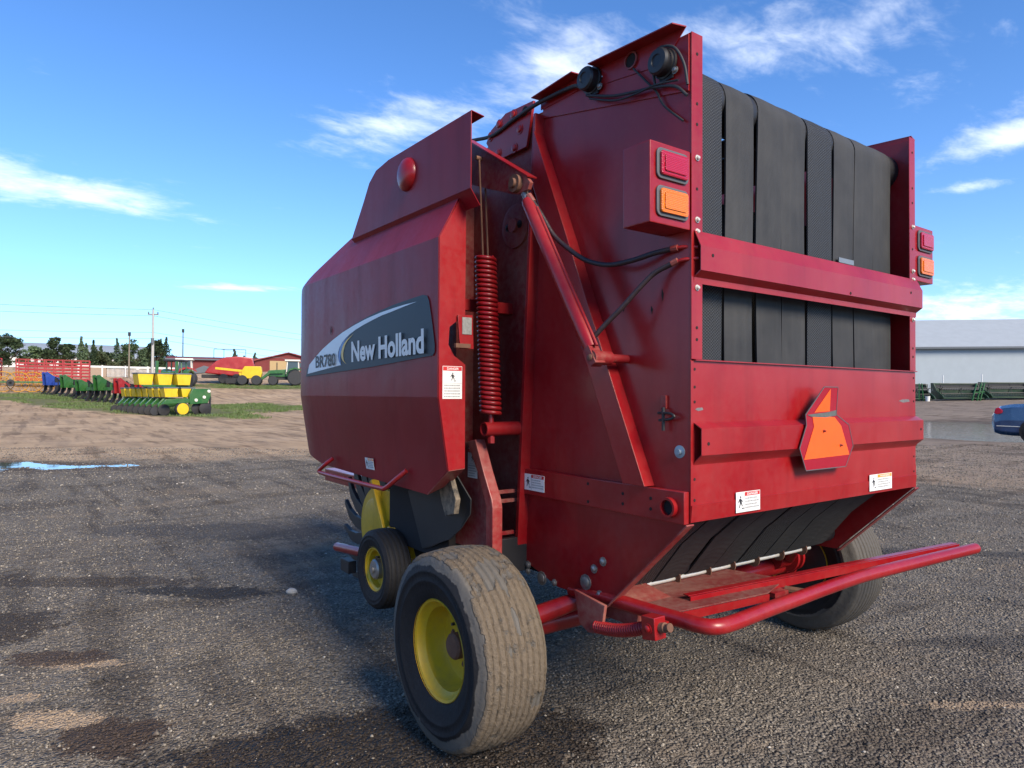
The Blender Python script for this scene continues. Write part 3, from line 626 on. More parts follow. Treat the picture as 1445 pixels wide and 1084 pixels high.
# --- main chamber sides, hinge plate
CH = [(.81, .66), (.74, 2.60), (1.14, 2.62), (1.25, 2.57), (1.42, 2.44), (2.25, 2.2), (2.7, 1.6), (2.6, .85), (1.8, .62)]
for s in (-1, 1):
    cs = B().prism(CH, 'X', s*.790, s*.800).build('chamber_side', M_redd if s < 0 else M_red, BAL, .0015)
    hp = B().prism([(.85, 2.66), (1.06, 2.672), (1.18, 2.63), (1.22, 2.58), (1.14, 2.47), (.90, 2.47)], 'X', s*.8125, s*.825).build('hinge_plate', M_red, BAL, .002)
    for y, z in ((.997, 2.645), (1.11, 2.636), (1.182, 2.60), (.949, 2.564), (.988, 2.49), (1.115, 2.502)): bolt(hp, (s*.825, y, z), .016, (s, 0, 0), M_red)
    dark_hole_disc(hp, (s*.8255, .91, 2.632), .022, (s, 0, 0))
    B().lathe([(.10, 0), (.10, .012), (.085, .014), (.03, .014), (.03, .03), (.012, .03)], (s*.800, 1.00, 2.14), (s, 0, 0), 32).build('roller_flange', M_redd, cs)
    for y, z in ((1.05, 2.14), (.96, 2.14)): bolt(cs, (s*.814, y, z), .012, (s, 0, 0), M_blk)
    B().box((min(s*.80, s*.90), 1.36, 1.0), (max(s*.80, s*.90), 1.40, 2.38)).build('frame_upright', M_redd, BAL, .002)
    B().box((min(s*.80, s*1.13), 1.03, 1.74), (max(s*.80, s*1.13), 1.07, 1.79)).build('shield_bracket', M_red, BAL, .002)
    B().box((min(s*.80, s*1.13), 1.50, 2.10), (max(s*.80, s*1.13), 1.54, 2.15)).build('shield_bracket', M_red, BAL, .002)
B().add([(x, y, z) for x in (-.789, .789) for y, z in CH[4:]], [(i, i+1, len(CH[4:])+i+1, len(CH[4:])+i) for i in range(len(CH[4:])-1)]).build('front_cover', M_redd, BAL, solid=.004)
B().box((-.789, .70, .60), (.789, 2.4, .66)).build('dark_chamber_floor', M_dk, BAL)  # near-black floor added to keep the chamber looking dark inside
# --- hood (side shield)
def interp(x, pts):
    if x <= pts[0][0]: return pts[0][1]
    for (a, b), (c, d) in zip(pts, pts[1:]):
        if x <= c: return b+(d-b)*(x-a)/(c-a)
    return pts[-1][1]
ZT = [(.90, 2.22), (2.07, 2.235), (2.20, 2.18), (2.50, 2.045), (2.62, 1.985), (2.74, 1.86), (2.84, 1.70), (2.87, 1.60)]
ZB = [(.90, 1.062), (1.08, .943), (2.29, .968), (2.55, 1.010), (2.78, 1.165), (2.87, 1.32)]
def hx(y, z):
    b = interp(z, [(.94, 1.212), (1.06, 1.218), (1.36, 1.266), (2.008, 1.267), (2.235, 1.145)])
    k = max(0, (y-2.38)/.49); return -(b-.15*k**2.2)
YS = [.90, .94, 1.08, 1.3, 1.5, 1.7, 1.9, 2.07, 2.20, 2.29, 2.38]+[2.38+.49*(i/18)**.8 for i in range(1, 19)]
def hood(s, name):
    rows = [1.0, None, 2.008, 1.80, 1.58, 1.36, 1.20, 1.065, 0.0]; vs = []; R_ = len(rows)
    for y in YS:
        zt, zb = interp(y, ZT), interp(y, ZB)
        zs = [zt, (zt+min(zt, 2.008))/2]+[min(max(z, zb), zt) for z in rows[2:-1]]+[zb]
        zs = sorted(zs, reverse=True)
        for j in range(1, R_):
            if zs[j] >= zs[j-1]: zs[j] = zs[j-1]-1e-4
        for z in zs: vs.append((-s*hx(y, z)*-1 if s < 0 else -hx(y, z), y, z))
    vs = [(abs(x)*s, y, z) for x, y, z in vs]
    fs = [(i*R_+j, i*R_+j+1, (i+1)*R_+j+1, (i+1)*R_+j) for i in range(len(YS)-1) for j in range(R_-1)]
    return B().add(vs, fs).build(name, M_hood, BAL, solid=.004, angle=6.5)
for s in (-1, 1):
    hd = hood(s, 'side_shield')
    out = [(1.145, 2.22), (1.265, 2.008), (1.264, 1.36), (1.216, 1.062)]
    inn = [(1.139, 1.068), (1.140, 1.494), (1.194, 1.529), (1.221, 1.573), (1.216, 1.646), (1.142, 1.701), (1.140, 2.21)]
    B().prism([(s*x, z) for x, z in out+inn], 'Y', .894, .8995).build('shield_flange', M_red, hd)
    B().add([(s*x, y, z) for x, y, z in ((1.216, .897, 1.0615), (1.139, .897, 1.067), (1.12, 1.05, .985), (1.212, 1.08, .943))], [(0,1,2,3)]).build('shield_underside', M_redp, hd, solid=.003)
    # upper shield
    xs = 1.185
    up = B().prism([(.79, 2.195), (.79, 2.505), (1.55, 2.512), (1.68, 2.498), (1.76, 2.455), (1.83, 2.37), (1.98, 2.205)], 'X', s*(xs-.004), s*xs).build('upper_shield', M_hood, BAL, .001)
    B().add([(s*x, y, z) for x, y, z in ((xs-.002, .79, 2.505), (xs-.07, .80, 2.50), (xs-.07, 1.55, 2.507), (xs-.002, 1.55, 2.512))], [(0,1,2,3)]).build('shield_top_lip', M_hood, up, solid=.003)
    B().add([(s*x, y, z) for x, y, z in ((xs-.002, .79, 2.195), (xs-.05, .795, 2.135), (xs-.05, 1.95, 2.145), (xs-.002, 1.98, 2.205))], [(0,1,2,3)]).build('shield_lower_lip', M_hood, up, solid=.003)
    B().lathe([(.078, 0), (.076, .010), (.066, .022), (.045, .032), (.02, .037), (.002, .038)], (s*xs, 1.335, 2.388), (s, 0, 0), 36).build('round_boss', M_red, up, angle=50)
    pts = [(s*1.232, 2.10, 1.018), (s*1.262, 2.13, .985), (s*1.275, 2.19, .945), (s*1.275, 2.12, .936), (s*1.275, 1.75, .936), (s*1.275, 1.42, .938), (s*1.272, 1.36, .944), (s*1.252, 1.28, .995), (s*1.228, 1.24, 1.03)]
    B().tube(bez(pts, 5), .011, 10).build('lift_handle', M_red, hd, angle=60)
    # latch in the notch
    la = B().prism([(s*1.185, 1.695), (s*1.115, 1.70), (s*1.108, 1.56), (s*1.17, 1.558), (s*1.178, 1.60)], 'Y', .880, .888).build('latch_plate', M_red, BAL, .001)
    B().box((min(s*1.12, s*1.165), .8775, 1.618), (max(s*1.12, s*1.165), .8798, 1.688)).build('latch_label', simple('worn_label', (.22, .22, .20), .6, 0, .6, 90), la)
    B().box((min(s*1.135, s*1.205), .86, 1.560), (max(s*1.135, s*1.205), .879, 1.578)).build('latch_bolt', M_rust, la, .002)
decal_print(BAL, (-1.248, .8935, 1.353), (1,0,0), (0,0,1), .092, .133, M_redink, 'DANGER', False)
decal_print(BAL, (-1.2185, 1.688, 1.000), (0,-1,0), Vector((-.16,0,1)).normalized(), .095, .056, M_orink, 'WARNING')
# brand decal on the hood (planar middle panel, x = -1.267)
def flat_yz(pts, x): return B().add([(x, y, z) for y, z in pts], [tuple(range(len(pts)))])
dk = [(2.430, 1.470), (2.41, 1.514), (2.31, 1.562), (2.198, 1.607), (2.06, 1.650), (1.912, 1.686), (1.75, 1.718), (1.579, 1.744), (1.43, 1.761), (1.293, 1.773), (1.083, 1.784), (1.02, 1.786), (.985, 1.778), (.968, 1.755), (.938, 1.65), (.919, 1.572), (.920, 1.542), (.936, 1.529), (1.524, 1.500)]
XD = -1.2705
bd = flat_yz(dk, XD).build('brand_decal', M_dec, BAL, label='dark brand decal with silver swoosh and white lettering')
wh = [(2.400, 1.486), (2.373, 1.538), (2.27, 1.580), (2.165, 1.618), (2.02, 1.658), (1.882, 1.690), (1.73, 1.716), (1.579, 1.736), (1.43, 1.750), (1.292, 1.758), (1.18, 1.762), (1.072, 1.763), (1.18, 1.755), (1.292, 1.745), (1.42, 1.735), (1.528, 1.721), (1.62, 1.708), (1.711, 1.692), (1.78, 1.676), (1.837, 1.658), (1.885, 1.638), (1.919, 1.615), (1.938, 1.592), (1.942, 1.571), (1.930, 1.545), (1.902, 1.521)]
flat_yz(wh, XD-.0012).build('swoosh', M_swoosh, bd)
def crescent(pts, w, mat, name):
    c = bez([(y, z, 0) for y, z in pts], 6); n = len(c); a = [(p.x, p.y) for p in c]; b = [(p.x-w*math.sin(math.pi*(i+.3)/n)*1.0, p.y-w*.15*math.sin(math.pi*i/n)) for i, p in enumerate(c)]
    flat_yz(a+b[::-1], XD-.0016).build(name, mat, bd)
crescent([(1.80, 1.664), (1.885, 1.635), (1.930, 1.592), (1.930, 1.550), (1.895, 1.520)], .032, M_blue, 'blue_stripe')
crescent([(1.738, 1.674), (1.850, 1.637), (1.896, 1.593), (1.885, 1.551), (1.830, 1.524)], .030, M_gold, 'gold_stripe')
text('lettering', 'BR780', M_ink, bd, (XD-.0018, 2.268, 1.515), (0,-1,.030), (0,0,1), .306, .068, .016)
text('lettering', 'New Holland', M_white, bd, (XD-.0007, 1.763, 1.530), (0,-1,.024), (0,0,1), .771, .104, .035)
B().prism([(2.05, 1.71), (2.045, 1.735), (2.04, 1.71), (2.044, 1.69)], 'X', -1.272, -1.2695).build('scratch', M_dk, BAL)
# --- gate lift: arm, cylinder, hoses, big coil spring
for s in (-1, 1):
    arm = B().prism([(1.12, 2.525), (.979, 2.442), (.665, 2.243), (.640, 2.215), (.655, 2.190), (.718, 2.186), (.772, 2.200), (.947, 2.262), (1.20, 2.36), (1.22, 2.50)], 'X', s*.985, s*1.002).build('lift_arm', M_redd, BAL, .002)
    B().bar((s*.985, 1.12, 2.531), (s*.985, .65, 2.240), .05, .006, (0, -.5, 1)).build('arm_flange', M_red, arm, .001)
    B().lathe([(.036, -.02), (.036, .022), (.020, .022), (.018, .034)], (s*1.0, .725, 2.228), (s, 0, 0), 24).build('pivot_pin', M_rust, arm, .0)
    B().cyl((s*.80, 1.13, 2.44), (s*.99, 1.13, 2.44), .035, 20).build('pivot_tube', M_red, arm)
    top = Vector((s*.985, .70, 2.19)); low = Vector((s*.970, .295, 1.505)); d = (low-top).normalized()
    cy = B().tube([top+d*.045, top+d*.06, top+d*.70, low-d*.04], [.026, .029, .029, .026], 20).build('hydraulic_cylinder', M_red, BAL)
    B().cyl(top-d*.0, top+d*.05, .015, 12).build('cylinder_rod', M_zinc, cy)
    B().bar(low-d*.045, low+d*.03, .03, .05, (1,0,0)).build('clevis', M_redd, cy, .003)
    B().lathe([(.026, 0), (.026, .09), (.016, .092), (.016, .178)], (s*.99, low.y, low.z), (-s, 0, 0), 18).build('pivot_boss', M_redd, cy)
    bolt(cy, (s*.99, low.y, low.z), .012, (s, 0, 0), M_rust)
    B().cyl(top+d*.09+Vector((s*.0, -.035, .0)), low-d*.05+Vector((0, -.035, 0)), .006, 8).build('hydraulic_line', M_red, cy)
    # coil spring
    t0 = Vector((s*1.0, .957, 1.972)); t1 = Vector((s*1.0, .910, 1.29)); T = 34; hp = []
    for i in range(T*14+1):
        u = i/(T*14); a = 2*math.pi*T*u; p = t0.lerp(t1, u); hp.append((p.x+.040*math.cos(a), p.y+.040*math.sin(a), p.z))
    sp_ = B().tube(hp, .0088, 7).build('coil_spring', M_red, BAL, angle=70)
    B().cyl(t0+Vector((0,0,-.03)), t1+Vector((0,0,.02)), .030, 16).build('spring_core', M_dk, sp_)
    for off in (-.013, .013): B().cyl((s*1.0+off, .992, 2.41), (s*1.0+off, .958, 1.965), .0042, 8).build('spring_rod', M_rust, sp_)
    B().cyl((s*1.03, .994, 2.405), (s*.95, .994, 2.405), .010, 12).build('spring_pin', M_rust, sp_)
    B().cyl(t1+Vector((0,0,.01)), (s*1.0, .905, 1.17), .012, 12).build('spring_eyebolt', M_red, sp_)
    lt = B().lathe([(.030, 0), (.030, .24), (.024, .24), (.024, .02)], (s*.80, .905, 1.225), (s, 0, 0), 24).build('spring_anchor', M_red, BAL, angle=40)
    B().cyl((s*1.0, .905, 1.165), (s*1.0, .905, 1.192), .016, 6).build('nut', M_red, lt)
    # lower frame leg
    lg = B().prism([(1.035, 1.165), (.970, 1.178), (.905, 1.047), (.842, .935), (.834, .90), (.834, .70), (.885, .70), (.885, .905), (.945, 1.03)], 'X', s*.99, s*1.04).build('frame_leg', M_redp if s < 0 else M_red, BAL, .004)
    B().prism([(.875, .70), (.875, .91), (.94, 1.03), (1.03, 1.16), (1.20, 1.16), (1.20, .70)], 'X', s*1.010, s*1.024).build('leg_plate', M_redd, BAL, .002)
    for z in (.94, .90, .76): B().box((min(s*.80, s*.975), .93, z), (max(s*.80, s*.975), .945, z+.016)).build('step_bracket', M_redd, BAL, .002)
    B().box((min(s*.80, s*.96), .90, .60), (max(s*.80, s*.96), .93, .75)).build('axle_plate', M_blk, BAL, .003)
    B().tube([(s*1.06, .80, .41), (s*.93, .74, .45), (s*.70, .55, .57)], [.05, .042, .030], 18).build('axle_brace', M_red, BAL, angle=50)
    B().lathe([(.075, 0), (.075, .018), (.055, .02), (.055, .05), (.03, .05)], (s*.985, .78, .405), (-s, 0, 0), 28).build('hub_flange', M_red, BAL, angle=40)
decal_print(BAL, (-1.0245, 1.05, 1.008), (0,-1,.0), (0,0,1), .075, .128, M_redink, 'DANGER', False)
decal_print(BAL, (-.8385, .881, .960), (0,-1,.0), (0,0,1), .136, .069, M_redink, 'DANGER')
H1 = [(-0.985, .655, 2.155), (-0.969, 0.609, 2.084), (-0.948, 0.556, 1.994), (-0.927, 0.481, 1.926), (-0.906, 0.409, 1.877), (-0.884, 0.319, 1.85), (-0.863, 0.223, 1.853), (-0.842, 0.133, 1.868), (-0.824, 0.058, 1.874)]
H2 = [(-0.965, 0.345, 1.553), (-0.933, 0.288, 1.621), (-0.907, 0.231, 1.678), (-0.88, 0.176, 1.741), (-0.853, 0.123, 1.795), (-0.829, 0.053, 1.825)]
for h, e in ((H1, (-.79, -.014, 1.871)), (H2, (-.79, -.016, 1.833))):
    ho = B().tube(bez(h, 8), .0095, 10).build('hydraulic_hose', M_hose, BAL, angle=60)
    B().tube(bez([h[-1], (h[-1][0]+.012, (h[-1][1]+e[1])/2, (h[-1][2]+e[2])/2+.002), e], 5), .0065, 10).build('hose_tube', M_red, ho, angle=60)
    q_ = Vector(h[-1]); dd = (Vector(h[-1])-Vector(h[-2])).normalized(); B().cyl(q_-dd*.012, q_+dd*.012, .0115, 8).build('hose_fitting', M_redd, ho)
    dd = (Vector(h[1])-Vector(h[0])).normalized(); B().cyl(Vector(h[0])-dd*.02, Vector(h[0])+dd*.02, .0125, 8).build('hose_fitting', M_redd, ho)
# small retaining pin on the gate side
rp = B().box((-.822, .098, 1.325), (-.8125, .122, 1.372)).build('pin_bracket', M_redd, BAL, .002)
B().tube(bez([(-.83, .125, 1.31), (-.835, .07, 1.31), (-.835, .05, 1.30), (-.835, .07, 1.29), (-.83, .12, 1.285)], 5), .005, 8).build('retaining_pin', M_blk, rp)
B().cyl((-.832, .10, 1.25), (-.832, .10, 1.33), .006, 8).build('retaining_pin', M_blk, rp)
for y, z, l in ((.22, 2.06, .05), (.31, 1.68, .03), (.19, 1.98, .035), (.12, 1.70, .045), (.17, 1.66, .03)):   # paint chips on the gate side
    B().prism([(y, z), (y+.006, z+l*.5), (y+.004, z+l), (y-.004, z+l*.6)], 'X', -.8132, -.8118).build('scratch', M_dk, BAL)
# --- wheels
def tyre_mesh(name, R, rim, wid, mat, grooves, mud_amp, bare):
    h = wid/2; sc = R/.405; prof = [(rim-.006, -h*.78), (rim+.012*sc, -h*.86), (rim+.05*sc, -h*.985), (rim+.075*sc, -h*1.01), (rim+.079*sc, -h*1.035), (rim+.087*sc, -h*1.035), (rim+.091*sc, -h*1.02), (rim+.115*sc, -h*1.03), (rim+.119*sc, -h*1.05), (rim+.125*sc, -h*1.05), (rim+.129*sc, -h*1.02), (R-.045*sc, -h*.97), (R-.022*sc, -h*.90), (R-.010*sc, -h*.80)]
    tw = h*.80; m = grooves; tread = []
    for i in range(m):
        a = -tw+2*tw*i/m; b = -tw+2*tw*(i+1)/m; g = (b-a)*.18; cr_ = lambda x: R-.012*sc*(x/tw)**2
        tread += [(cr_(a)-.013*sc, a+g*.3), (cr_(a), a+g)]+[(cr_(a+(b-a)*j/7)+.001, a+(b-a)*j/7) for j in (2, 3, 4, 5)]+[(cr_(b), b-g), (cr_(b)-.013*sc, b-g*.3)]
    prof += tread; prof += [(r, -x) for r, x in prof[:14][::-1]]
    n = 260; bb = B(); vs = []; mud = []
    for r, x in prof:
        for k in range(n):
            a = 2*math.pi*k/n; on = 1 if r > R-.04*sc else 0; ca, sa = math.cos(a), math.sin(a)
            q_ = Vector((x*16, ca*R*16, sa*R*16)); f = noise.noise(q_)*.5+.5; f2 = (noise.noise(q_*2.7)+.7*noise.noise(q_*7.))*.5+.5
            val = (.40+.55*f) if on else 0.
            if on and bare:   # rubbed-off streaks on top of the outer shoulder
                streak = noise.noise(Vector((x*40, ca*3, sa*3)))
                if sa > .35 and x < h*.4 and streak > .30: val -= .35
                val -= .10*max(0, sa)
            if on and not bare: val -= .25
            mud.append(val); dr = mud_amp*on*max(0, val-.3)*(.35+.9*f2)*(1.2 if r < R-.006 else .9)
            vs.append((x, (r+dr)*ca, (r+dr)*sa))
    P_ = len(prof); fs = [(i*n+k, i*n+(k+1) % n, (i+1)*n+(k+1) % n, (i+1)*n+k) for i in range(P_-1) for k in range(n)]
    me = bpy.data.meshes.new(name); me.from_pydata(vs, [], fs); me.shade_smooth(); me.materials.append(mat)
    bm = bmesh.new(); bm.from_mesh(me); bmesh.ops.recalc_face_normals(bm, faces=bm.faces); bm.to_mesh(me); bm.free()
    me.attributes.new('mud', 'FLOAT', 'POINT').data.foreach_set('value', mud); return me
def wheel(loc, s, R, rim, wid, mat, grooves, mud_amp, bare, label, hubcol):
    h = wid/2; o = s   # outer side direction along x
    w = B().lathe([(.050, 0), (.050, .05), (.042, .058), (.01, .060)], (0, 0, 0), (s, 0, 0), 24).build('wheel', hubcol, BAL, loc=loc, label=label)
    t = bpy.data.objects.new('tyre', tyre_mesh('tyre', R, rim, wid, mat, grooves, mud_amp, bare)); COL.objects.link(t); t.parent = w
    if s > 0: t.rotation_euler = (0, 0, math.pi)
    k = rim/.195
    B().lathe([(rim+.004, h*.86), (rim+.006, h*.83), (rim-.006, h*.80), (rim-.012*k, h*.70), (rim-.030*k, h*.60), (rim-.034*k, h*.15), (rim-.045*k, h*.02), (rim-.075*k, h*-.02), (.085*k, h*.04), (.060*k, h*.06), (.050*k, h*.06), (.048*k, 0), (.030, -.03), (rim-.05*k, -.05), (rim-.03*k, -h*.6), (rim, -h*.86), (rim+.002, -h*.80)], (0, 0, 0), (s, 0, 0), 48, cap=False).build('rim', M_yel, w, angle=30)
    for i in range(6):
        a = rad(60*i+20); bolt(w, (s*h*.035, .078*k*math.cos(a), .078*k*math.sin(a)), .010*k, (s, 0, 0), M_rust)
    B().cyl((s*h*.60, -.10*k, .13*k), (s*(h*.60+.03), -.10*k, .13*k), .006, 8).build('valve_stem', M_blk, w)
    return w
wheel((-1.205, .785, .394), -1, .373, .186, .284, M_tyre, 8, .012, True, 'muddy ribbed tyre on a yellow rim', M_rust)
wheel((1.22, .78, .398), 1, .395, .190, .300, M_tyre2, 8, .006, False, 'dusty ribbed tyre on a yellow rim', M_rust)
for s in (-1, 1): B().lathe([(.06, 0), (.183, .002), (.183, .02), (.15, .03), (.05, .03)], (s*1.125, .78, .395), (-s, 0, 0), 32).build('dark_wheel_disc', M_blk, BAL)  # black discs added to paint the wheels' shaded inner sides
B().cyl((-1.1, .78, .405), (1.1, .78, .405), .05, 20).build('axle', M_red, BAL)
B().lathe([(.055, 0), (.055, .11), (.085, .112), (.085, .13), (.06, .132), (.06, .16), (.085, .162), (.085, .18), (.05, .182)], (.80, .74, .46), (1, 0, 0), 24).build('axle_collar', M_red, BAL, angle=30)
# --- kicker (bale ramp): platform, hoop, brace, return spring
pl = B().add([(-.775, .47, .590), (-.735, .122, .602), (-.26, .072, .602), (-.02, .150, .602), (-.05, .44, .590)], [(0,1,2,3,4)]).build('kicker_platform', M_deck, BAL, solid=.004)
B().add([(-.735, .119, .602), (-.26, .069, .602), (-.26, .071, .575), (-.715, .121, .568)], [(0,1,2,3)]).build('platform_edge', M_red, pl, solid=.004)
kp = bez([(-.79, .62, .575), (-.803, .36, .598), (-.802, .22, .602), (-.797, .06, .606), (-.792, -.025, .608), (-.762, -.066, .609), (-.68, -.074, .609), (-.47, -.058, .609), (-.25, -.045, .609), (-.01, -.031, .609), (.25, -.022, .609), (.49, -.032, .609), (.89, -.055, .609), (1.28, -.080, .609)], 6)
hoop = B().tube(kp, .0265, 16).build('kicker_hoop', M_red, BAL, angle=60)
B().ball((1.28, -.08, .609), .0262, 8).build('hoop_end', M_red, hoop)
kb = B().bar((-.592, .180, .603), (1.21, -.035, .616), .006, .034, (0, 0, 1)).build('kicker_brace', M_red, BAL, .001)
B().bar((-.59, .202, .6205), (1.21, -.012, .633), .030, .004, (0, 0, 1)).build('brace_flange', M_red, kb, .001)
B().cyl((-.10, .10, .585), (-.075, .03, .585), .016, 10).build('brace_bolt', M_rust, kb)
B().box((-.20, .08, .570), (-.08, .13, .590)).build('brace_bracket', M_redd, kb, .002)
B().prism([(.50, .62), (.33, .60), (.345, .52), (.38, .485), (.42, .478), (.47, .50)], 'X', -.886, -.872).build('spring_bracket', M_redd, BAL, .003)  # darker red paint stands in for the shadow on this bracket
hp = []; a0 = Vector((-.885, .375, .512)); a1 = Vector((-.885, .125, .578)); ax_ = (a1-a0).normalized(); u_ = Vector((1, 0, 0)); w_ = ax_.cross(u_)
for i in range(22*12+1):
    k = i/(22*12); a = 2*math.pi*22*k; p = a0.lerp(a1, k)+Vector((0, 0, -.012*math.sin(math.pi*k))); hp.append(p+(u_*math.cos(a)+w_*math.sin(a))*.019)
rs = B().tube(hp, .0052, 6).build('return_spring', M_red, BAL, angle=70)
B().cyl(a0-ax_*.03, a1+ax_*.09, .009, 10).build('spring_rod', M_redd, rs)
B().prism([(.060, .556), (.118, .545), (.125, .625), (.066, .630)], 'X', -.915, -.860).build('spring_block', M_red, rs, .003)
B().lathe([(.017, 0), (.017, .02), (.012, .022), (.012, .035), (.015, .036), (.015, .042)], a1+ax_*.065, ax_, 16).build('spring_nut', M_rust, rs)
bolt(rs, (-.915, .093, .588), .012, NX, M_red)
B().prism([(.13, .565), (.08, .565), (.08, .60), (.13, .60)], 'X', -.87, -.80).build('hoop_lug', M_red, BAL, .003)
# --- pickup, gauge wheel, rubber flap at the front
pk = B().lathe([(.225, 0), (.225, .012), (.165, .016), (.165, .03), (.155, .034), (.02, .034)], (-.97, 2.06, .62), NX, 48).build('pickup_side', M_yel, BAL, angle=30)
B().lathe([(.164, .0165), (.160, .028)], (-.97, 2.06, .62), NX, 48).build('groove_ring', M_dk, pk)
B().cyl((-.96, 2.06, .62), (.96, 2.06, .62), .19, 32).build('pickup_drum', M_blk, BAL)
def finger(x, ang):
    c = Vector((2.06, .62)); pts = []; L = [(.17, .030, 0), (.26, .036, 1), (.35, .034, 4), (.44, .028, 9), (.52, .012, 16)]
    lft = []; rgt = []
    for r, w, bend in L:
        a = rad(ang+bend); p = c+Vector((math.cos(a), math.sin(a)))*r; t_ = Vector((-math.sin(a), math.cos(a)))
        lft.append(tuple(p+t_*w)); rgt.append(tuple(p-t_*w))
    return B().prism(lft+rgt[::-1], 'X', x-.012, x+.012).build('wind_guard_finger', M_blk, BAL, .003)
for x, a0_ in ((-.955, -58), (-.86, -50), (-.76, -62)):
    for k in range(10): finger(x, a0_+k*17)
B().bar((-1.05, 1.965, .90), (-1.05, 1.78, .60), .03, .045, (1,0,0)).build('gauge_wheel_arm', M_yel, BAL, .003)
B().prism([(1.79, .61), (1.64, .675), (1.57, .55), (1.70, .46)], 'X', -1.075, -1.0).build('arm_bracket', M_yel, BAL, .004)
B().box((-1.035, 1.80, .70), (-1.0, 1.90, .86)).build('drive_guard', M_yel, BAL, .004)
for z in (.64, .66, .68): B().tube([(-1.045+.03*math.cos(a*.4), 1.72+.035*math.sin(a*.4), z) for a in range(16)], .008, 6, closed=True).build('tension_spring', M_yel, BAL)
wheel((-1.13, 1.665, .498), -1, .196, .108, .135, M_tyre3, 4, .0, False, 'small gauge wheel with yellow rim', M_zinc)
B().cyl((-1.0, 1.665, .498), (-1.20, 1.665, .498), .018, 14).build('gauge_wheel_axle', M_zinc, BAL)
B().bar((-1.0, 1.665, .498), (-1.0, 1.72, .58), .03, .05, (1,0,0)).build('gauge_wheel_link', M_yel, BAL, .003)
B().cyl((-1.05, 2.48, .445), (-1.05, 2.02, .490), .026, 16).build('shaft_guard', M_red, BAL)
B().box((-1.07, 2.26, .33), (-1.02, 2.38, .40)).build('skid_block', M_blk, BAL, .004)
fl = [(1.50, .90), (1.305, .93), (1.03, 1.02), (.955, .925), (.965, .86), (1.004, .795), (1.07, .74), (1.158, .712), (1.30, .66), (1.38, .64)]
n_ = len(fl); bb = B().add([(-1.085-.02*math.sin(i*1.3), y, z) for i, (y, z) in enumerate(fl)], [tuple(range(n_))]); bb.build('rubber_flap', M_flap, BAL, solid=.006)
B().prism([(1.116, .996), (1.017, 1.023), (.963, .929), (.978, .866), (1.048, .847), (1.081, .902)], 'X', -1.14, -1.115).build('flap_channel', M_mudst, BAL, .003)
B().box((-1.06, 1.15, .62), (-.80, 1.75, .95)).build('dark_void_block', M_dk, BAL)  # black box painting the dark void behind the rubber flap
B().box((-.10, 2.4, .50), (.10, 5.2, .62)).build('drawbar', M_red, BAL, .01)

# ---------------------------------------------------------------- the yard behind
VR = -yaw
M_green = paint('green_paint', (.014, .105, .018), rough=.4, coat=.3, dust=.2, wav=0); M_dgreen = paint('dark_green_paint', (.008, .045, .018), rough=.5, coat=.2, dust=.2, wav=0)
M_bluep = paint('blue_paint', (.010, .05, .28), rough=.4, coat=.3, dust=.15, wav=0); M_redb = paint('implement_red_paint', (.32, .012, .016), rough=.45, coat=.2, dust=.15, wav=0)
M_ybox = paint('yellow_plastic', (.66, .45, .010), rough=.5, coat=.1, dust=.1, wav=0); M_lid = simple('grey_lid_plastic', (.10, .115, .13), .6)
M_steel = simple('worn_dark_steel', (.028, .026, .026), .55, .3, .5, 8); M_concrete = simple('concrete', (.40, .39, .36), .85, 0, .15, 5)
M_wood = simple('weathered_wood', (.20, .165, .12), .85, 0, .3, 6); M_whitew = simple('whitewashed_wall', (.62, .61, .57), .85, 0, .15, 3)
M_roof = simple('grey_sheet_roof', (.32, .35, .365), .6, 0, .12, 1.5); M_wallg = simple('blue_grey_wall', (.33, .375, .40), .75, 0, .10, 1.2)  # walls share one even blue-grey tone
M_redwall = simple('red_brown_wall', (.15, .024, .022), .8, 0, .2, 2); M_tan = simple('tan_door', (.38, .27, .13), .8); M_orange = paint('rake_yellow_paint', (.56, .26, .015), rough=.5, coat=.1, dust=.1, wav=0)
M_glass = simple('window_glass', (.05, .07, .08), .1); M_cream = simple('cream_paint', (.66, .63, .54), .5); M_wire = simple('power_cable', (.12, .13, .14), .6)
def place(x, y, dz=0.): return (x, y, gh(x, y)+dz)
# --- ripper / subsoiler on the grass
def ripper(loc, rz, col, n, w, h, label, mast=True):
    r = empty('ripper_implement', loc, rz, label, 'ripper', 'rippers parked in a row on the grass')
    for y in (0., 1.05): B().box((-w/2, y-.09, h*.42), (w/2, y+.09, h*.54)).build('toolbar', col, r, .01)
    for x in (-w*.36, -.20, .20, w*.36):
        tall = abs(x) < .3
        B().prism([(-.42, h*.42), (-.52, h*(.98 if tall else .62)), (-.34, h*(1. if tall else .66)), (.05, h*(.86 if tall else .66)), (1.25, h*.56), (1.25, h*.43)] if tall else [(-.12, h*.43), (-.10, h*.66), (.15, h*.68), (1.2, h*.60), (1.25, h*.44)], 'X', x-.035, x+.035).build('hitch_mast' if tall else 'side_plate', col, r, .01)
    B().bar((-.25, -.40, h*.93), (.25, -.40, h*.93), .10, .12).build('hitch_link', col, r, .01)
    for i in range(n):
        x = -w*.44+w*.88*i/max(1, n-1)
        for y in (.0, 1.05):
            s = B().prism([(y-.08, h*.72), (y+.14, h*.74), (y+.22, h*.50), (y+.16, h*.22), (y-.16, 0.02), (y-.34, .0), (y-.30, .06), (y-.08, h*.20), (y-.01, h*.44)], 'X', x-.035, x+.035).build('shank', M_steel, r, .006)
            B().prism([(y-.40, -.01), (y-.10, .10), (y-.03, .05), (y-.24, -.03)], 'X', x-.07, x+.07).build('point', M_steel, s)
            B().bar((x, y-.05, h*.78), (x, y+.35, h*.60), .07, .07).build('trip_spring', M_blk, r)
    return r
A = rad(-60)
